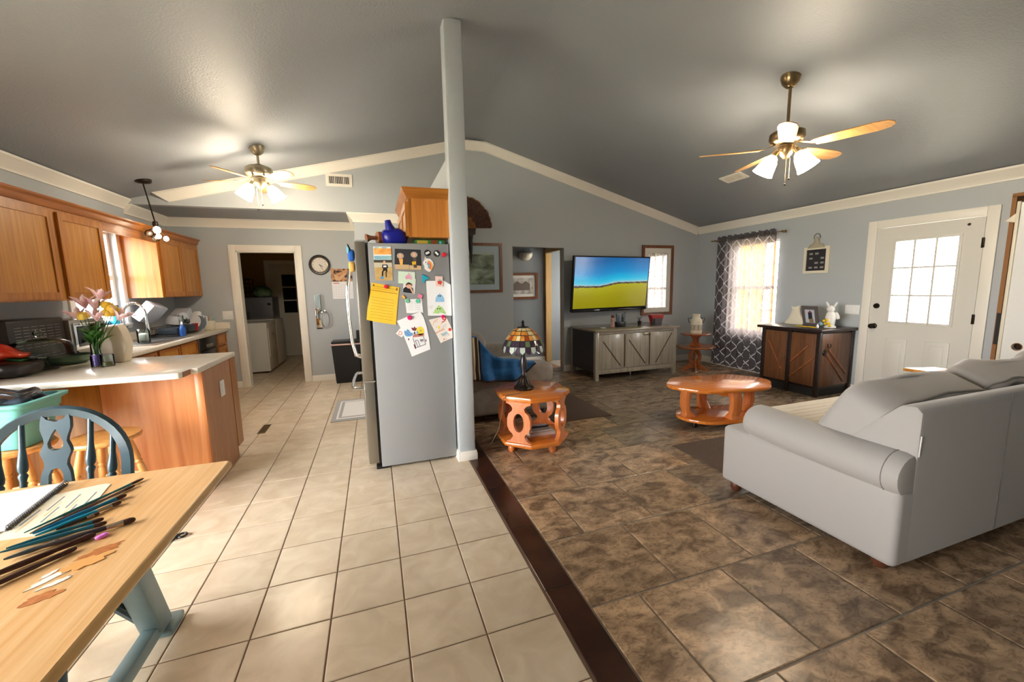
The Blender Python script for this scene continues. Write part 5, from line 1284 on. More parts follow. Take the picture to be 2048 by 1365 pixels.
MB().tube([(-.545, YK-.03, 1.12)]+[(-.49+.055*math.cos(R(t)), YK-.035, 1.0+.13*math.sin(R(t))) for t in range(130, -151, -20)], .007, 6).build('ring', CHROME, hd)
bn = thing('trash_can', 'dark grey swing top trash can against the kitchen far wall', 'trash can', (-.20, 3.45, 0))
MB().loft([[Vector((x, y, z)) for x, y in ((-.20-w, 3.47-d), (-.20+w, 3.47-d), (-.20+w, 3.47+d), (-.20-w, 3.47+d))] for z, w, d in ((0, .165, .125), (.02, .175, .13), (.60, .205, .155))]).build('body', BLACKM, bn, 20)
MB().box(-.415, .015, 3.305, 3.635, .60, .625, bev=.008).build('pink_band', M('bin_bag_pink', (206, 170, 160), .6), bn)
MB().box(-.41, .01, 3.31, 3.63, .622, .665, bev=.018).build('lid', BLACK, bn)
MB().box(-.05, .0, 3.56, 3.64, .60, .80, bev=.008).build('lid_flap', BLACK, bn)
mt = thing('floor_mat', 'white and grey bordered kitchen mat beside the refrigerator', 'mat', (-.09, 1.75, 0))
MB().box(-.275, .10, 1.33, 2.24, .0, .008, bev=.002).build('mat_base', M('mat_grey', (164, 164, 164), .9), mt)
MB().box(-.225, .10, 1.40, 2.17, .008, .0095).build('white_border', M('mat_white', (226, 226, 224), .9), mt)
MB().box(-.205, .10, 1.44, 2.13, .0095, .0105).build('grey_line', bpy.data.materials['mat_grey'], mt)
MB().box(-.17, .10, 1.47, 2.10, .0105, .012).build('white_field', bpy.data.materials['mat_white'], mt)
rg = thing('floor_register', 'small metal floor register beside the peninsula', 'vent', (-.86, 1.32, 0))
MB().prism([(-.955, 1.24), (-.885, 1.24), (-.885, 1.52), (-.955, 1.52)], 'z', 0, .005, holes=[[(-.945, 1.25), (-.895, 1.25), (-.895, 1.51), (-.945, 1.51)]]).build('frame', BRASS, rg)
for k in range(7): MB().box(-.945, -.895, 1.258+.036*k, 1.280+.036*k, 0, .004).build('slat', BRASS, rg)

# ---- laundry room
dy = thing('clothes_dryer', 'white clothes dryer seen through the laundry doorway', 'dryer', (-1.9, 5.1, 0))
MB().box(-2.28, -1.575, 4.77, 5.44, .03, .905, bev=.012).build('cabinet', WHITE, dy)
MB().box(-1.58, -1.565, 4.82, 5.39, .28, .80, bev=.01).build('door', WHITE, dy)
MB().box(-1.570, -1.555, 5.0, 5.14, .66, .70, bev=.004).build('handle', CHROME, dy)
MB().box(-2.28, -2.16, 4.78, 5.43, .905, 1.06, bev=.01).build('control_panel', M('panel_grey', (120, 120, 124), .4), dy)
for (x, y) in ((-2.2, 4.83), (-1.65, 4.83), (-2.2, 5.38), (-1.65, 5.38)): MB().cyl((x, y, 0), (x, y, .035), .02, n=10).build('foot', BLACK, dy)
ws = thing('washing_machine', 'white washing machine behind the dryer', 'washer', (-1.9, 5.8, 0))
MB().box(-2.28, -1.575, 5.46, 6.13, .03, .905, bev=.012).build('cabinet', WHITE, ws)
MB().box(-2.28, -2.16, 5.47, 6.12, .905, 1.06, bev=.01).build('control_panel', bpy.data.materials['panel_grey'], ws)
MB().box(-2.12, -1.62, 5.52, 6.07, .905, .918, bev=.006).build('lid', WHITE, ws)
for (x, y) in ((-2.2, 5.52), (-1.65, 5.52), (-2.2, 6.07), (-1.65, 6.07)): MB().cyl((x, y, 0), (x, y, .035), .02, n=10).build('foot', BLACK, ws)
fz = thing('grey_cabinet', 'grey metal cabinet in the far laundry corner', 'cabinet', (-2.0, 6.45, 0))
MB().box(-2.33, -1.74, 6.18, 6.74, .02, 1.34, bev=.012).build('body', M('cabinet_grey', (112, 114, 124), .4), fz)
MB().box(-2.32, -1.75, 6.165, 6.185, .05, 1.31, bev=.006).build('door', bpy.data.materials['cabinet_grey'], fz)
MB().box(-1.83, -1.77, 6.14, 6.17, 1.18, 1.22, bev=.004).build('latch', BLACK, fz)
gb = thing('laundry_bag', 'green and white plastic bag on the grey cabinet', 'bag', (-2.0, 6.4, 1.34))
MB().pillow((-1.95, 6.40, 1.46), (.34, .26, .24), .7, 20, fn=lambda q: Vector((q.x*(1-.8*max(0, q.z)/.14*.5), q.y, q.z+.01*math.sin(40*q.x)))).build('bag_body', M('green_bag', (60, 120, 70), .4, c2=(150, 180, 150), scale=8), gb)
bs = thing('black_basket', 'dark wire basket standing behind the green bag', 'basket', (-2.2, 6.5, 1.34))
for k in range(5): MB().tube([(-2.32, 6.35, 1.36+.09*k), (-2.17, 6.35, 1.36+.09*k), (-2.17, 6.65, 1.36+.09*k), (-2.32, 6.65, 1.36+.09*k), (-2.32, 6.35, 1.36+.09*k)], .006, 5).build('wire', BLACK, bs)
for (x, y) in ((-2.32, 6.35), (-2.17, 6.35), (-2.17, 6.65), (-2.32, 6.65)): MB().cyl((x, y, 1.34), (x, y, 1.74), .006, n=6).build('post', BLACK, bs)
# ================================================================== refrigerator with its papers
fr = thing('refrigerator', 'grey and steel refrigerator with papers on its side', 'refrigerator', (.55, .35, 0))
FY0, FY1, FX0, FX1 = -.098, .81, .243, .850
MB().box(FX0, FX1, FY0, FY1, .022, 1.785, bev=.006).build('case', FRIDGEG, fr)
MB().box(FX0-.018, FX0+.004, FY0+.012, FY1-.012, .06, 1.775).build('gasket', BLACKM, fr)
def fdoor(y0, y1, z0, z1, nm):
    n = 10; lo = []
    for k in range(n+1):
        t = k/n; y = y0+(y1-y0)*t; lo.append((.150-.022*math.sin(PI*(y-FY0)/(FY1-FY0)), y))
    pts = lo+[(FX0-.018, y1), (FX0-.018, y0)]
    return MB().prism(pts, 'z', z0, z1, bev=.004).build(nm, STEELD, fr)
fdoor(FY0+.002, .353, .735, 1.795, 'door'); fdoor(.359, FY1-.002, .735, 1.795, 'door'); fdoor(FY0+.002, FY1-.002, .06, .722, 'freezer_drawer')
MB().box(.16, FX0+.002, FY0+.004, FY0+.10, 1.785, 1.805, bev=.003).build('hinge_cover', FRIDGEG, fr)
MB().box(.15, FX0-.01, FY0, FY1, .7235, .7335).build('door_trim', CHROME, fr)
for y in (.315, .395):
    MB().tube([(.135, y, .86), (.085, y, .88), (.062, y, 1.0), (.052, y, 1.2), (.055, y, 1.42), (.08, y, 1.60), (.135, y, 1.64)], .013, 10).build('handle', CHROME, fr)
MB().tube([(.140, .02, .655), (.07, .03, .655), (.058, .10, .655), (.052, .35, .655), (.058, .60, .655), (.07, .68, .655), (.140, .69, .655)], .013, 10).build('handle', CHROME, fr)
MB().box(.20, .30, FY0+.02, FY0+.10, 0, .03, bev=.005).build('front_foot', BLACK, fr)
for (x, y) in ((.28, FY1-.06), (.80, FY0+.06), (.80, FY1-.06)): MB().cyl((x, y, 0), (x, y, .03), .02, n=10).build('foot', BLACK, fr)

PY = FY0
def sheet(name, label, cat, pts, mat, lay=1, curl=0.0, t=.0012):
    """a flat paper stuck on the fridge side; returns the thing"""
    cx_ = sum(p[0] for p in pts)/len(pts); cz = min(p[1] for p in pts)
    th = thing(name, label, cat, (cx_, PY, cz))
    y = PY-.0012*lay
    m = MB().prism(pts, 'y', y-t, y)
    m.build('sheet', mat, th, 0)
    return th
def mark(par, pts, mat, lay, nm='drawn_shape', t=.0006):
    y = PY-.0012*lay
    return MB().prism(pts, 'y', y-.0012-t, y-.0011).build(nm, mat, par, 0)
def ell(cx_, cz, rx, rz, n=18, a0=0): return [(cx_+rx*math.cos(2*PI*k/n), cz+rz*math.sin(2*PI*k/n)) for k in range(n)]
def rod2(p, q, w):
    d = Vector((q[0]-p[0], q[1]-p[1])); n = Vector((-d.y, d.x)).normalized()*w
    return [(p[0]+n.x, p[1]+n.y), (p[0]-n.x, p[1]-n.y), (q[0]-n.x, q[1]-n.y), (q[0]+n.x, q[1]+n.y)]
def disk(name, label, c, r, mat, lay, dome=.008, cat='magnet'):
    th = thing(name, label, cat, (c[0], PY, c[1]))
    o = MB().lathe([(0, 0), (r, 0), (r, dome*.5), (r*.8, dome), (0, dome*1.15)], n=20).build('body', mat, th, world=False)
    o.matrix_local = Matrix.Translation((0, -.0012*lay-.0004, 0)) @ Matrix.Rotation(R(90), 4, 'X')
    return th
K = {}
def C3(n, c, r=.7, c2=None, sc=10):
    if n not in K: K[n] = M(n, c, r, c2=c2, scale=sc)
    return K[n]
SK = C3('print_skin', (226, 176, 150)); BK = C3('print_black', (30, 30, 36)); OR = C3('print_orange', (240, 150, 60), .6, (250, 196, 110), 22); BLU = C3('print_blue', (124, 180, 204), .6, (170, 206, 200), 20)
RED = C3('magnet_red', (214, 40, 60), .35); PINKM = C3('magnet_pink', (226, 30, 110), .35)
p = sheet('sunset_painting', 'orange and blue painted sunset at the top of the fridge side', 'painting', [(.281, 1.758), (.408, 1.758), (.410, 1.66), (.280, 1.66)], PAPER, 2)
mark(p, [(.284, 1.70), (.409, 1.70), (.408, 1.745), (.284, 1.745)], OR, 2.1, 'orange_sky'); mark(p, [(.283, 1.662), (.408, 1.662), (.409, 1.69), (.283, 1.69)], BLU, 2.1, 'blue_water'); mark(p, ell(.36, 1.75, .022, .006), BLU, 2.2, 'blue_cloud'); mark(p, ell(.305, 1.75, .016, .006), BLU, 2.2, 'blue_cloud')
p = sheet('soccer_photo', 'photo of a child in black soccer kit below the sunset painting', 'photograph', [(.279, 1.662), (.410, 1.662), (.409, 1.506), (.282, 1.507)], C3('photo_grass', (190, 152, 88), .5, (206, 176, 120), 30), 1)
mark(p, [(.280, 1.64), (.409, 1.64), (.410, 1.661), (.279, 1.661)], C3('photo_trees', (66, 66, 58)), 1, 'tree_line')
mark(p, [(.280, 1.603), (.409, 1.607), (.409, 1.638), (.280, 1.638)], C3('photo_pale', (204, 196, 176)), 1, 'pale_field')
mark(p, [(.338, 1.625), (.375, 1.625), (.381, 1.600), (.372, 1.598), (.372, 1.568), (.365, 1.566), (.358, 1.58), (.338, 1.575), (.336, 1.565), (.343, 1.598), (.335, 1.602)], BK, 1.3, 'black_kit')
mark(p, ell(.354, 1.642, .009, .012), SK, 1.3, 'face'); mark(p, rod2((.338, 1.575), (.334, 1.538), .005), BK, 1.3, 'leg'); mark(p, rod2((.362, 1.57), (.362, 1.53), .004), BK, 1.3, 'leg'); mark(p, ell(.331, 1.527, .011, .011), C3('ball_blue', (70, 150, 220)), 1.4, 'ball'); mark(p, [(.345, 1.605), (.368, 1.605), (.368, 1.618), (.345, 1.618)], PAPER, 1.6, 'shirt_number')
p = sheet('sports_photos', 'pair of dark photos of a bearded prize animal side by side', 'photograph', [(.436, 1.744), (.628, 1.738), (.629, 1.581), (.426, 1.588)], C3('photo_dark', (50, 50, 56)), 1)
mark(p, [(.428, 1.589), (.535, 1.586), (.535, 1.624), (.428, 1.626)], C3('photo_sand', (206, 176, 136)), 1, 'sand'); mark(p, [(.537, 1.586), (.628, 1.583), (.628, 1.615), (.537, 1.62)], C3('photo_sand', (206, 176, 136)), 1, 'sand')
BEI = C3('photo_beige', (186, 166, 146))
for (x, z) in ((.474, 1.69), (.577, 1.70)):
    mark(p, ell(x, z, .026, .022), BEI, 1.2, 'pale_head'); mark(p, ell(x, z, .010, .013), SK, 1.4, 'face')
mark(p, [(.462, 1.668), (.492, 1.668), (.487, 1.62), (.470, 1.62)], OR, 1.3, 'orange_shirt'); mark(p, [(.567, 1.676), (.592, 1.676), (.595, 1.60), (.57, 1.60)], C3('photo_brown', (92, 76, 66)), 1.3, 'body'); mark(p, [(.558, 1.646), (.589, 1.650), (.588, 1.626), (.560, 1.622)], C3('photo_yellow', (228, 186, 40)), 1.5, 'yellow_sign')
for (x, z, an, l) in ((.68, 1.714, 25, 'left round black button magnet with pale bar'), (.752, 1.711, -45, 'right round black button magnet with pale bar')):
    b = disk('button_magnet', l, (x, z), .025, BK, 1, .004)
    d = (math.cos(R(an))*.016, math.sin(R(an))*.016)
    MB().prism(rod2((x-d[0], z-d[1]), (x+d[0], z+d[1]), .008), 'y', PY-.0068, PY-.0055).build('pale_bar', PAPER, b, 0)
disk('round_magnet', 'red round magnet beside the black buttons', (.81, 1.702), .018, RED, 1, .016)
u_ = sheet('unicorn_magnet', 'unicorn head magnet with rainbow mane', 'magnet', [(.660, 1.688), (.672, 1.672), (.700, 1.668), (.720, 1.645), (.724, 1.618), (.712, 1.592), (.704, 1.578), (.690, 1.568), (.672, 1.574), (.652, 1.592), (.652, 1.610), (.648, 1.620), (.642, 1.634), (.644, 1.645), (.654, 1.660)], PAPER, 1, t=.003)
for nm, c, r0 in (('mane_orange', (244, 170, 60), .052), ('mane_pink', (236, 110, 110), .040), ('mane_teal', (90, 190, 190), .028)):
    pts = [(.664+r0*math.cos(R(t)), 1.612+r0*.95*math.sin(R(t))) for t in range(-45, 75, 12)]; pts += [(.664+(r0-.011)*math.cos(R(t)), 1.612+(r0-.011)*.95*math.sin(R(t))) for t in range(72, -46, -12)]
    mark(u_, pts, C3(nm, c), 3, nm)
mark(u_, ell(.664, 1.642, .004, .004), BK, 3.2, 'eye'); mark(u_, [(.656, 1.662), (.664, 1.662), (.661, 1.684)], C3('horn_pink', (240, 170, 160)), 3, 'horn')
p = sheet('handprint_card', 'pale green card with a pink handprint', 'card', [(.452, 1.575), (.578, 1.566), (.573, 1.476), (.446, 1.482)], C3('card_mint', (206, 226, 206)), 2)
HP = C3('hand_pink', (226, 160, 190))
mark(p, ell(.515, 1.527, .014, .015), HP, 2, 'palm')
for k in range(5):
    a = R(-30+k*24); mark(p, rod2((.515, 1.527), (.515+.040*math.cos(a), 1.527+.036*math.sin(a)), .0038), HP, 2.05+.01*k, 'finger')
p = sheet('portrait_photo', 'photo of a child in black resting chin on hand', 'photograph', [(.486, 1.487), (.583, 1.516), (.566, 1.397), (.478, 1.412)], C3('photo_white', (224, 222, 222)), 1)
mark(p, [(.479, 1.413), (.56, 1.40), (.556, 1.44), (.535, 1.458), (.50, 1.455), (.482, 1.44)], BK, 1.1, 'black_top'); mark(p, ell(.526, 1.462, .021, .021), SK, 1.3, 'face'); mark(p, arc(.526, 1.462, .025, .026, 0, 180, 10)+arc(.526, 1.462, .020, .010, 180, 0, 8), C3('hair_brown', (120, 84, 60)), 1.5, 'hair'); mark(p, rod2((.535, 1.45), (.556, 1.402), .006), SK, 1.6, 'hand')
th = sheet('teal_clip', 'bright teal fabric scrap clip on the fridge side', 'clip', [(.629, 1.549), (.683, 1.522), (.676, 1.512), (.650, 1.504), (.646, 1.484), (.630, 1.486), (.633, 1.512)], C3('teal_cloth', (30, 168, 190)), 1, t=.008)
disk('red_magnet', 'red round magnet at the top of the yellow form', (.355, 1.459), .016, RED, 3, .014)
p = sheet('yellow_form', 'large bright yellow printed form under a red magnet', 'paper', [(.254, 1.492), (.453, 1.450), (.43, 1.30), (.412, 1.163), (.27, 1.192), (.200, 1.212), (.212, 1.30), (.236, 1.40)], YELP, 2)
LN = C3('ink_brown', (128, 92, 22))
def tl(x0, z0, x1, z1, w=.0014): mark(p, rod2((x0, z0), (x1, z1), w), LN, 2, 'print_line', .0003)
tl(.250, 1.468, .440, 1.432); tl(.247, 1.436, .436, 1.402, .002); tl(.255, 1.452, .42, 1.421, .001)
for k in range(8): tl(.245-.003*k, 1.385-.022*k, .41-.003*k, 1.352-.022*k, .0008)
mark(p, [(.262, 1.480), (.274, 1.478), (.272, 1.463), (.260, 1.466)], LN, 2.2, 'form_logo'); mark(p, [(.430, 1.447), (.441, 1.445), (.438, 1.425), (.427, 1.428)], LN, 2.2, 'form_logo')
p = sheet('folded_note', 'small folded white note with faint typing', 'note', [(.491, 1.357), (.619, 1.360), (.626, 1.247), (.60, 1.258), (.55, 1.248), (.498, 1.251)], PAPER, 1)
LG = C3('ink_grey', (170, 172, 182))
for k in range(5): mark(p, rod2((.508, 1.335-.015*k), (.552, 1.336-.015*k), .0008), LG, 1, 'typing', .0003); mark(p, rod2((.560, 1.336-.015*k), (.606, 1.337-.015*k), .0008), LG, 1, 'typing', .0003)
for (l, a, b, c, d) in (('ice cream cone magnet with green scoop at the note left corner', (.471, 1.387), (.508, 1.345), (244, 180, 60), (110, 190, 150)), ('ice cream cone magnet with pink top at the note right corner', (.614, 1.392), (.586, 1.342), (236, 130, 160), (96, 190, 160))):
    th = thing('cone_magnet', l, 'magnet', (a[0], PY, b[1]))
    MB().prism(rod2(a, ((a[0]+b[0])/2, (a[1]+b[1])/2), .016 if l.find('pink') > 0 else .008), 'y', PY-.007, PY-.0026).build('upper_half', C3('cone_'+str(c[1]), c), th, 0)
    MB().prism(ell(b[0], b[1], .015, .017), 'y', PY-.008, PY-.0026).build('lower_half', C3('scoop_'+str(d[0]), d), th, 0)
p = sheet('blob_drawing', 'child drawing of a blue and a green blob on white paper', 'drawing', [(.659, 1.497), (.799, 1.498), (.852, 1.465), (.852, 1.217), (.662, 1.224)], PAPER, 3)
bb = C3('crayon_blue', (140, 190, 226), .8, (156, 204, 236), 60); gg = C3('crayon_green', (160, 206, 120), .8, (184, 220, 150), 60)
mark(p, [(.724, 1.331), (.796, 1.329), (.794, 1.355), (.783, 1.380), (.766, 1.392), (.762, 1.400), (.756, 1.392), (.738, 1.380), (.728, 1.36)], bb, 3, 'blue_blob')
mark(p, [(.698, 1.236), (.715, 1.243), (.74, 1.236), (.765, 1.244), (.79, 1.236), (.807, 1.234), (.792, 1.262), (.777, 1.287), (.757, 1.298), (.749, 1.306), (.742, 1.297), (.722, 1.275)], gg, 3, 'green_blob')
for (x, z) in ((.752, 1.378), (.766, 1.377), (.740, 1.276), (.758, 1.275)): mark(p, ell(x, z, .0045, .006, 10), BK, 3.4, 'eye')
for k in range(4): mark(p, rod2((.674+.006*k, 1.28), (.670+.012*k, 1.305), .0008), LG, 3, 'pencil_line', .0003)
sheet('fox_card_magnet', 'pink card magnet with a small red animal on the blob drawing', 'magnet', [(.731, 1.534), (.790, 1.531), (.790, 1.451), (.733, 1.454)], C3('card_pink', (240, 206, 196)), 6, t=.003)
p = bpy.data.objects['fox_card_magnet']; mark(p, [(.745, 1.49), (.76, 1.50), (.778, 1.497), (.784, 1.484), (.775, 1.476), (.772, 1.464), (.760, 1.474), (.748, 1.468), (.752, 1.48)], C3('fox_red', (206, 64, 48)), 8, 'animal_print'); mark(p, ell(.765, 1.502, .012, .006), BLU, 8.4, 'animal_saddle')
p = sheet('house_drawing', 'child drawing of a house with blue shape and yellow ring', 'drawing', [(.420, 1.192), (.604, 1.260), (.627, 1.21), (.645, 1.144), (.660, 1.05), (.668, .952), (.60, .93), (.52, .903), (.471, 1.059), (.44, 1.15)], PAPER, 2)
HB = C3('crayon_sky', (96, 146, 200), .8, (120, 168, 214), 50)
mark(p, [(.470, 1.115), (.486, 1.112), (.496, 1.125), (.508, 1.118), (.520, 1.098), (.536, 1.092), (.538, 1.074), (.515, 1.066), (.488, 1.066), (.474, 1.078)], HB, 2, 'blue_cloud')
mark(p, ell(.595, 1.104, .030, .036), C3('crayon_yellow', (240, 212, 60), .8), 2, 'yellow_ring'); mark(p, ell(.597, 1.108, .009, .010), C3('ring_grey', (190, 180, 110)), 2.6, 'ring_hole')
MR = C3('crayon_maroon', (126, 62, 66), .8); ST_ = C3('roof_stripe', (214, 150, 130))
mark(p, [(.525, 1.135), (.545, 1.132), (.552, 1.145), (.562, 1.128), (.574, 1.135), (.560, 1.108), (.535, 1.112)], MR, 2.2, 'chimney'); mark(p, [(.541, 1.085), (.550, 1.105), (.558, 1.085)], BK, 2.4, 'gable'); mark(p, [(.562, 1.088), (.571, 1.110), (.582, 1.088)], HB, 2.3, 'gable')
mark(p, [(.530, 1.056), (.545, 1.082), (.625, 1.085), (.622, 1.062)], ST_, 2, 'roof')
for k in range(7): mark(p, rod2((.540+.012*k, 1.060), (.549+.011*k, 1.083), .0016), MR, 2.3, 'roof_line')
mark(p, [(.535, 1.052), (.618, 1.060), (.632, .995), (.555, .972)], C3('house_white', (232, 232, 236)), 2, 'house_wall')
for a, b in (((.535, 1.052), (.555, .972)), ((.555, .972), (.632, .995)), ((.618, 1.060), (.632, .995)), ((.552, 1.03), (.572, .978)), ((.552, 1.03), (.572, 1.032)), ((.572, 1.032), (.588, .984))): mark(p, rod2(a, b, .0018), BK, 2.5, 'outline')
for k in range(3): mark(p, rod2((.592+.009*k, 1.04), (.596+.009*k, 1.018), .002), BK, 2.4, 'window_bar')
mark(p, rod2((.590, 1.029), (.616, 1.031), .002), BK, 2.5, 'window_bar'); mark(p, ell(.502, 1.044, .005, .009), MR, 2, 'leaf'); mark(p, ell(.636, 1.026, .004, .010), MR, 2, 'leaf'); mark(p, rod2((.542, 1.0), (.552, .965), .005), MR, 2.1, 'bush')
disk('pink_magnet', 'hot pink round magnet holding the house drawing', (.518, 1.214), .018, PINKM, 4, .012)
p = sheet('letter_magnet', 'small white magnet with orange letter at the house drawing edge', 'magnet', [(.443, 1.135), (.474, 1.09), (.450, 1.062), (.408, 1.094)], PAPER, 1, t=.001)
text('letter', 'D', .045, C3('letter_orange', (230, 110, 60)), p, (.441, PY-.0027, 1.094), (R(90), R(25), 0))
p = sheet('birthday_card', 'tilted birthday card with a big red nine', 'card', [(.666, 1.191), (.804, 1.217), (.852, 1.10), (.852, 1.036), (.753, .997)], C3('card_cream', (232, 224, 214)), 2)
text('numeral', '9', .085, C3('nine_red', (206, 60, 76)), p, (.783, PY-.0038, 1.185), (R(90), R(20), 0))
for (x, z, n_, c) in ((.700, 1.166, 6, 'fox_red'), (.770, 1.122, 6, 'ink_grey'), (.785, 1.046, 7, 'ink_grey')):
    for k in range(n_): mark(p, rod2((x+.006*k, z+.0035*k), (x+.006*k+.004, z+.0035*k+.012*(1 if k % 2 else -.6)), .0013), C3(c, (226, 140, 90)), 2.05, 'scribble', .0004)
for (s_, x, z, sz, c) in (('birthday', .752, 1.098, .024, 'card_orange'),):
    text('lettering', s_, sz, C3(c, (226, 140, 90)), p, (x, PY-.0038, z), (R(90), R(-24), 0))
mark(p, ell(.832, 1.104, .013, .013), C3('fox_red', (206, 64, 48)), 2, 'red_dot'); mark(p, rod2((.765, 1.060), (.81, 1.082), .011), C3('pill_blue', (168, 190, 196)), 2, 'blue_pill'); mark(p, ell(.744, 1.125, .007, .013), C3('crayon_yellow', (240, 212, 60), .8), 2, 'yellow_charm'); mark(p, ell(.782, 1.028, .009, .005), C3('card_orange', (226, 140, 90)), 2, 'orange_charm')
for (x, z) in ((.70, 1.15), (.725, 1.13), (.76, 1.07), (.82, 1.06), (.80, 1.03), (.775, 1.01), (.765, 1.155)): mark(p, ell(x, z, .003, .003, 8), C3('fox_red', (206, 64, 48)), 2.1, 'dot')
disk('pink_magnet', 'hot pink magnet on the birthday card', (.777, 1.212), .014, PINKM, 5, .01)
# on the front and top of the fridge
mg = thing('doll_magnet', 'blue and yellow felt doll clipped high on the fridge door', 'doll', (.10, .02, 1.60))
MB().pillow((.118, .0, 1.70), (.05, .06, .09), .6, 14).build('blue_body', C3('felt_blue', (40, 100, 190)), mg)
MB().pillow((.118, .01, 1.615), (.046, .05, .08), .6, 14).build('yellow_head', C3('felt_yellow', (232, 182, 100)), mg)
for s in (-1, 1): MB().tube([(.115, .0+s*.015, 1.73), (.10+.0, s*.035, 1.78)], [.010, .004], 6).build('black_leg', BK, mg)
MB().pillow((.10, -.01, 1.74), (.02, .05, .06), .7, 10).build('cyan_sash', C3('felt_cyan', (120, 200, 230)), mg)
wm = thing('wooden_mallet', 'brown wooden mallet lying on the fridge top', 'mallet', (.30, .10, 1.785))
MB().cyl((.315, .02, 1.838), (.40, .05, 1.838), .045, .05, 18).build('mallet_head', CHERRY, wm)
MB().tube([(.315, .02, 1.835), (.27, .01, 1.835), (.235, .0, 1.83)], [.014, .016, .034], 12).build('handle', CHERRY, wm)
bb_ = thing('blue_bag', 'deep blue crumpled bag with knotted top on the fridge', 'bag', (.47, .02, 1.785))
MB().pillow((.475, .03, 1.845), (.20, .17, .13), .7, 22, fn=lambda q: Vector((q.x, q.y, q.z+.008*math.sin(50*q.x)+.007*math.sin(44*q.y)))).build('bag_body', C3('bag_blue', (24, 30, 140), .3), bb_)
MB().tube([(.45, .02, 1.89), (.435, .01, 1.935), (.43, .01, 1.97)], [.045, .028, .022], 12).build('bag_neck', C3('bag_blue', (24, 30, 140)), bb_)
bb_.location.x -= .03
gbx = thing('green_box', 'flat green carton lying under the cabinet on the fridge', 'carton', (.72, .12, 1.785))
MB().box(.60, .835, .0, .20, 1.7855, 1.826, bev=.002).build('carton', C3('carton_green', (60, 140, 60)), gbx)
MB().box(.615, .70, -.0012, .001, 1.796, 1.820).build('yellow_print', C3('carton_yellow', (214, 180, 70)), gbx, 0)
MB().box(.725, .775, -.0012, .001, 1.790, 1.824).build('brown_print', C3('carton_brown', (150, 72, 34)), gbx, 0)
MB().prism(ell(.80, 1.806, .010, .012), 'y', -.0012, .001).build('blue_print', C3('felt_cyan', (120, 200, 230)), gbx, 0)
oc_ = thing('fridge_top_cabinet', 'small oak cabinet hanging above the refrigerator', 'cabinet', (.70, .36, 1.83))
MB().box(.57, .862, -.098, .82, 1.835, 2.13).build('body', oak('oak_end', (178, 104, 40), (208, 140, 66), 'z', sc=.7), oc_)
MB().box(.548, .572, -.098, .82, 1.832, 2.13).build('face_frame', OAK, oc_)
for (a, b) in ((-.085, .35), (.375, .81)): cab_door(oc_, 'x', .548, -1, a, b, 1.845, 2.10, w=.05)
fp = [(0, 0), (.006, 0), (.014, .02), (.030, .045), (.038, .062), (.042, .074), (0, .074)]
MB().loft([[Vector((.548-u, -.098-u, 2.122+w)) for u, w in fp], [Vector((.548-u, .82, 2.122+w)) for u, w in fp]]).build('crown', OAKY, oc_, 25)
MB().loft([[Vector((.548-u, -.098-u, 2.122+w)) for u, w in fp], [Vector((.862, -.098-u, 2.122+w)) for u, w in fp]]).build('crown', OAKX, oc_, 25)

# ================================================================== dining corner
tb = thing('dining_table', 'light wood dining table with blue grey trestle legs', 'table', (-1.2, -2.05, 0))
TX0, TX1, TY0, TY1, TZ = -2.25, -.332, -2.75, -1.462, .75
def rr(x0, x1, y0, y1, r, n=6):
    out = []
    for (cx_, cy_, a) in ((x1-r, y1-r, 0), (x0+r, y1-r, 90), (x0+r, y0+r, 180), (x1-r, y0+r, 270)):
        out += [(cx_+r*math.cos(R(a+90*k/n)), cy_+r*math.sin(R(a+90*k/n))) for k in range(n+1)]
    return out
MB().prism(rr(TX0+.008, TX1-.008, TY0+.008, TY1-.008, .015), 'z', TZ-.028, TZ).build('table_top', TABLEW, tb)
el_ = []
ring = rr(TX0+.008, TX1-.008, TY0+.008, TY1-.008, .018)
nrm = []
for i in range(len(ring)):
    a, b = Vector(ring[i-1]), Vector(ring[(i+1) % len(ring)]); d = (b-a).normalized(); nrm.append(Vector((d.y, -d.x)))
loops = []
for k in range(7):
    a = R(-90+30*k); q = .014*math.cos(a); z = TZ-.0145+.0142*math.sin(a)
    loops.append([Vector((p[0]+n.x*q, p[1]+n.y*q, z)) for p, n in zip(ring, nrm)])
MB().loft(loops, cap=False).build('edge_band', M('edge_band', (198, 158, 100), .3, c2=(178, 136, 80), scale=3), tb)
for xs in (-.68, -1.95):
    MB().box(xs-.028, xs+.028, -2.55, -1.37, .03, .085, bev=.008).build('floor_rail', GREYTEAL, tb)
    for ye, dr in ((-1.37, -1), (-2.55, 1)):
        mb = MB().prism([(0, .05), (dr*.09, .05), (dr*.32, .722), (dr*.22, .722)], 'x', xs-.038, xs+.038, bev=.008)
        for i, v in enumerate(mb.v): mb.v[i] = v+Vector((0, ye, 0))
        mb.build('leg', GREYTEAL, tb)
        MB().box(xs-.045, xs+.055, ye-.06, ye+.06, 0, .035, bev=.010).build('foot', GREYTEAL, tb)
    MB().box(xs-.03, xs+.03, -2.5, -1.62, .69, .722).build('top_rail', GREYTEAL, tb)
    MB().tube([(xs-.02, -1.44, .09), (xs-.10, -1.60, .40), (xs-.14, -1.70, .71)], .018, 8).build('brace', TEAL, tb)
MB().box(-1.95, -.68, -2.08, -2.03, .25, .31, bev=.005).build('stretcher', GREYTEAL, tb)
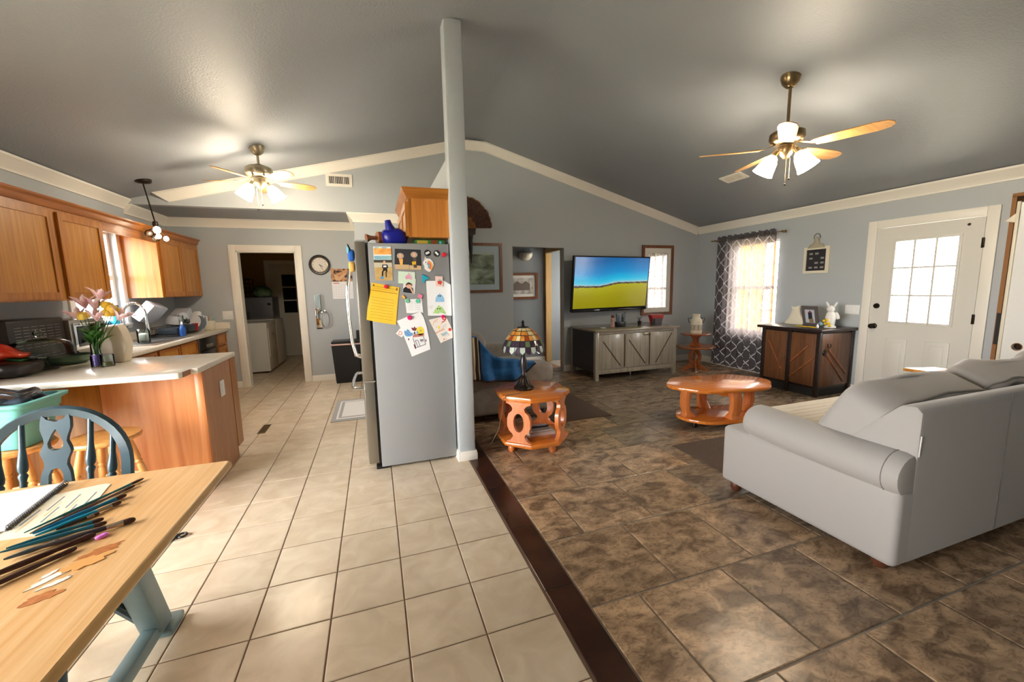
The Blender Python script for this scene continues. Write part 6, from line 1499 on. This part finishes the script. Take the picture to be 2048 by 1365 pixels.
# paint spills on the top belong to it
SPN = [0]
def spill(seed, c, rx, ry, an, mat):
    SPN[0] += 1
    rn = random.Random(seed); pts = []
    for k in range(26):
        a = 2*PI*k/26; m_ = 1+rn.uniform(-.28, .28)
        q = RZ(R(an)) @ Vector((rx*m_*math.cos(a), ry*m_*math.sin(a), 0)); pts.append((c[0]+q.x, c[1]+q.y))
    MB().prism(pts, 'z', TZ, TZ+.0003+.0003*SPN[0]).build('paint_spill', mat, tb, 0)
BRP = M('brown_paint', (164, 92, 40), .5, c2=(190, 120, 62), scale=60)
spill(1, (-.473, -2.030), .045, .020, 40, BRP); spill(2, (-.495, -2.196), .030, .018, 20, BRP)
spill(4, (-.515, -2.11), .055, .010, 50, M('white_paint_smear', (232, 222, 212), .5)); spill(9, (-.500, -2.145), .030, .008, 40, bpy.data.materials['white_paint_smear']); spill(11, (-.535, -2.10), .018, .006, 60, bpy.data.materials['white_paint_smear'])
spill(6, (-.478, -2.075), .045, .022, 35, M('orange_wash', (214, 156, 88), .45))
# dining chair
ch = thing('dining_chair', 'dark teal bow back dining chair tucked behind the table', 'chair', (-.955, -1.30, 0))
def cv_(x, z, dy=0): return Vector((-.955+x, -1.395+(z-.45)*.20+dy, z))
bow = [(-.200, .455), (-.215, .58), (-.220, .70)]+[(-.220*math.cos(R(t)), .76+.222*math.sin(R(t))) for t in range(0, 181, 9)]+[(.220, .70), (.215, .58), (.200, .455)]
pts = [cv_(x, z) for x, z in bow]; loops = []
for i, p_ in enumerate(pts):
    t = (pts[min(i+1, len(pts)-1)]-pts[max(i-1, 0)]).normalized(); nb_ = Vector((0, 1, .2)).cross(t).normalized(); f_ = t.cross(nb_).normalized()
    loops.append([p_+nb_*a+f_*b for a, b in ((-.015, -.012), (.015, -.012), (.018, -.004), (.018, .010), (.012, .015), (-.012, .015), (-.018, .010), (-.018, -.004))])
MB().loft(loops).build('back_bow', TEAL, ch)
half = [(.041, .972), (.046, .945), (.046, .915), (.037, .885), (.034, .865), (.044, .84), (.047, .825), (.036, .795), (.034, .775), (.044, .745), (.049, .70), (.048, .64), (.038, .57), (.032, .46)]
sil2 = half+[(-a, b) for a, b in reversed(half)]+[(-.025, .952), (0, .943), (.025, .952)]
tear = [(0, .915), (.012, .895), (.024, .862), (.022, .845), (.012, .835), (0, .833), (-.012, .835), (-.022, .845), (-.024, .862), (-.012, .895)]
slot = [(0, .765), (.014, .76), (.022, .74), (.023, .68), (.018, .60), (.008, .56), (-.008, .56), (-.018, .60), (-.023, .68), (-.022, .74), (-.014, .76)]
mb = MB().prism(sil2, 'y', -.009, .009, holes=[tear, slot])
for i, v in enumerate(mb.v): mb.v[i] = cv_(v.x, v.z, v.y)
mb.build('back_splat', TEAL, ch)
for x in (-.175, -.105, .105, .175):
    zt_ = .76+.222*math.sqrt(max(0, 1-(x/.220)**2))-.012
    p0, p1 = cv_(x*.92, .455), cv_(x, zt_)
    MB().turn(p0, p1, [(0, .009), (.2, .013), (.42, .012), (.56, .010), (.60, .015), (.62, .010), (.64, .015), (.68, .016), (.8, .010), (1, .009)], 10).build('spindle', TEAL, ch)
MB().prism([(-.955+x, y) for x, y in ((-.21, -1.37), (-.225, -1.50), (-.23, -1.70), (-.20, -1.80), (0, -1.83), (.20, -1.80), (.23, -1.70), (.225, -1.50), (.21, -1.37), (0, -1.34))], 'z', .425, .46, bev=.010).build('seat', TEAL, ch)
for (x, y, fx, fy) in ((-.16, -1.45, -.20, -1.34), (.16, -1.45, .20, -1.34), (-.16, -1.72, -.20, -1.82), (.16, -1.72, .20, -1.82)):
    MB().turn((-.955+x, y, .43), (-.955+fx, fy, 0), [(0, .013), (.1, .018), (.3, .022), (.36, .014), (.4, .022), (.7, .016), (.9, .011), (1, .012)], 10).build('leg', TEAL, ch)
# bar stools
def stool(label, x, y, rot):
    t = thing('bar_stool', label, 'stool', (x, y, 0), group=None)
    MB().lathe([(0, .565), (.14, .565), (.165, .575), (.172, .588), (.165, .60), (.10, .605), (0, .600)], (x, y, 0), 30).build('seat', PINE, t)
    ft = []
    for k in range(4):
        a = R(rot+90*k); p0 = Vector((x+.10*math.cos(a), y+.10*math.sin(a), .57)); p1 = Vector((x+.215*math.cos(a), y+.215*math.sin(a), 0)); ft.append((p0, p1))
        MB().turn(p0, p1, [(0, .013), (.08, .017), (.2, .020), (.27, .019), (.29, .013), (.31, .020), (.34, .014), (.36, .019), (.6, .019), (.68, .014), (.70, .018), (.9, .013), (1, .011)], 10).build('leg', PINE, t)
    for k in range(4):
        for tt_ in ((.45, .72) if k % 2 == 0 else (.52, .78)):
            a_, b_ = ft[k][0].lerp(ft[k][1], tt_), ft[(k+1) % 4][0].lerp(ft[(k+1) % 4][1], tt_)
            MB().turn(a_, b_, [(0, .007), (.3, .010), (.42, .011), (.45, .008), (.5, .012), (.55, .008), (.58, .011), (.7, .010), (1, .007)], 8).build('rung', PINE, t)
    return t
stool('pine bar stool with empty seat under the worktop overhang', -1.315, -.36, 40)
stool('pine bar stool carrying the teal storage bin', -1.72, -.36, 52)
sbn = thing('storage_bin', 'teal plastic storage bin full of odds and ends on a stool', 'storage bin', (-1.77, -.36, .605))
BT = M('teal_plastic', (106, 176, 170), .4)
lo = []
for z, w, d, t in ((.607, .175, .13, 0), (.76, .195, .148, 0), (.762, .205, .156, 0), (.79, .208, .158, 0), (.792, .214, .164, 0), (.83, .218, .168, 0), (.845, .240, .188, 0), (.862, .242, .190, 0), (.862, .212, .160, 0), (.66, .178, .134, 0)):
    lo.append([Vector((-1.785+px_, -.34+py_, z)) for px_, py_ in rr(-w, w, -d, d, .045, 4)])
MB().loft(lo).build('bin_body', BT, sbn, 30)
rnd = random.Random(11)
TH = [M('rag_dark', (40, 50, 62), .7), M('rag_grey', (96, 104, 116), .7), M('rag_plum', (92, 70, 100), .6), M('rag_white', (196, 196, 204), .5)]
for k in range(12):
    o = MB().pillow((-1.785+rnd.uniform(-.13, .13), -.34+rnd.uniform(-.09, .09), .80+.004*k), (rnd.uniform(.10, .16), rnd.uniform(.06, .12), rnd.uniform(.05, .09)), .7, 12, fn=lambda q: Vector((q.x, q.y, q.z+.008*math.sin(70*q.x))), rot=RZ(rnd.uniform(0, 3))).build('bundle', TH[k % 4], None)
    tag(o, 'small dark wrapped bundle heaped in the teal storage bin', 'bundle', 'bundles in the storage bin')
o = MB().pillow((-1.785, -.34, .868), (.36, .27, .07), .6, 30, fn=lambda q: Vector((q.x, q.y, q.z+.012*math.sin(40*q.x+25*q.y)+.010*math.sin(61*q.y)))).build('plastic_sheet', CLP, None)
tag(o, 'crinkled clear plastic sheet over the storage bin contents', 'plastic sheet')
# black clip on the tile
bc = thing('strap_clip', 'small black strap clip lying on the beige tile by the table', 'clip', (-.96, -.64, 0))
MB().tube([(-1.08, -.68, .008), (-1.02, -.66, .022), (-.98, -.645, .02), (-.955, -.635, .012)], [.012, .02, .018, .012], 8).build('strap', BLACKM, bc)
MB().tube([(-.945+.022*math.cos(R(t)), -.63+.022*math.sin(R(t)), .012) for t in range(0, 361, 30)], .006, 6).build('ring', BLACK, bc)
bc.location.x += .045; bc.location.y += .03
# notebook and printed sheet
nb2 = thing('spiral_notebook', 'open white spiral notebook at the left edge of the table', 'notebook', (-.95, -1.66, TZ))
MB().prism([(-1.12, -1.548), (-.845, -1.497), (-.800, -1.815), (-1.075, -1.86)], 'z', TZ+.003, TZ+.009).build('pages', PAPER, nb2, 0)
MB().prism([(-1.125, -1.545), (-.838, -1.492), (-.793, -1.818), (-1.08, -1.865)], 'z', TZ+.0004, TZ+.003).build('back_cover', M('board_grey', (120, 116, 112), .7), nb2, 0)
cl_ = [Vector((-.838, -1.495, TZ+.010)).lerp(Vector((-.793, -1.815, TZ+.010)), k/200) for k in range(201)]
MB().tube([p_+Vector((.009*math.cos(k*2*PI/6.0), 0, .009*math.sin(k*2*PI/6.0))) for k, p_ in enumerate(cl_)], .0012, 4).build('spiral_wire', M('wire_dark', (90, 86, 84), .3, .8), nb2)
for k in range(5): MB().box(-1.06+.03*k, -1.0+.03*k, -1.60-.03*k, -1.5985-.03*k, TZ+.009, TZ+.0094).build('pencil_line', C3('ink_grey', (170, 172, 182)), nb2, 0)
ps = thing('printed_sheet', 'cream printed sheet with rounded corners under the brushes', 'sheet', (-.72, -1.7, TZ))
MB().prism([(-.828, -1.585), (-.717, -1.545), (-.695, -1.546), (-.682, -1.556), (-.678, -1.58), (-.620, -1.842), (-.70, -1.875), (-.795, -1.868)], 'z', TZ+.0005, TZ+.002).build('card', M('sheet_cream', (226, 214, 186), .6), ps, 0)
for k in range(14):
    a_, b_ = Vector((-.815+.0125*k, -1.845)), Vector((-.835+.0105*k, -1.585)); 
    f0 = .04+.16*((k*7) % 4); m1 = a_.lerp(b_, f0); m2 = a_.lerp(b_, f0+.38)
    MB().prism(rod2(m1, m2, .0022 if k % 2 else .0014), 'z', TZ+.002, TZ+.0023).build('print_line', C3('sheet_ink', (120, 128, 140)) if k % 2 else C3('sheet_orange', (226, 190, 130)), ps, 0)
# brushes
BR = [((-.585, -1.555), (-.733, -1.855), 'teal', .0042, 'thin teal paint brush lying highest across the printed sheet'),
      ((-.585, -1.612), (-.712, -1.868), 'brown', .0045, 'thin brown paint brush beside the thin teal brush'),
      ((-.573, -1.691), (-.702, -1.875), 'blue', .0062, 'thick blue paint brush with dark bristles'),
      ((-.562, -1.743), (-.688, -1.890), 'cyan', .0060, 'bright cyan paint brush with brown bristles'),
      ((-.590, -1.800), (-.655, -1.868), 'black', .0045, 'short black paint brush with pale silver ferrule'),
      ((-.555, -1.847), (-.719, -1.937), 'deep', .0055, 'deep teal paint brush with frayed brown bristles'),
      ((-.533, -1.878), (-.720, -1.955), 'deep', .0058, 'deep teal paint brush with dark smeared tip'),
      ((-.458, -1.890), (-.640, -1.975), 'dark', .0075, 'longest dark brush with wide square ferrule near the table edge'),
      ((-.600, -1.945), (-.685, -1.998), 'slate', .0060, 'slate grey brush end beside the deep teal brushes'),
      ((-.525, -1.944), (-.700, -2.115), 'brown2', .0072, 'thick dark brown brush beside the pink paint dab'),
      ((-.535, -2.003), (-.665, -2.165), 'brown2', .0060, 'dark brown brush nearest the viewer')]
BC = {'teal': (14, 106, 110), 'brown': (92, 60, 50), 'blue': (10, 104, 140), 'cyan': (20, 146, 176), 'black': (34, 30, 30), 'deep': (12, 84, 100), 'dark': (60, 54, 56), 'slate': (62, 74, 82), 'brown2': (66, 38, 30)}
FER = M('ferrule_silver', (190, 170, 150), .25, .9); BRI = M('bristle_brown', (70, 42, 30), .9)
for i, (a, b, c, r_, l) in enumerate(BR):
    A, B = Vector((a[0], a[1], TZ+.002+r_)), Vector((b[0], b[1], TZ+.002+r_))
    t = thing('paint_brush', l, 'paint brush', ((a[0]+b[0])/2, (a[1]+b[1])/2, TZ), group='paint brushes on the dining table')
    MB().turn(B, A.lerp(B, .30), [(0, r_*.35), (.1, r_*.6), (.6, r_*1.1), (.9, r_), (1, r_*.8)], 10).build('handle', M('handle_'+c, BC[c], .3) if 'handle_'+c not in bpy.data.materials else bpy.data.materials['handle_'+c], t)
    MB().turn(A.lerp(B, .31), A.lerp(B, .13), [(0, r_*.85), (1, r_*1.15)], 10).build('ferrule', FER if c in ('black', 'dark', 'slate', 'cyan') else bpy.data.materials['handle_'+c], t)
    MB().turn(A.lerp(B, .13), A, [(0, r_*1.1), (.5, r_*1.2), (.85, r_*.9), (1, r_*.4)], 10).build('bristles', BRI, t)
o = MB().pillow((-.507, -1.954, TZ+.005), (.030, .018, .010), .7, 14, rot=RZ(.9)).build('paint_dab', M('pink_paint', (236, 130, 226), .35), None); tag(o, 'bright pink dab of paint on the table by the dark brush', 'paint')
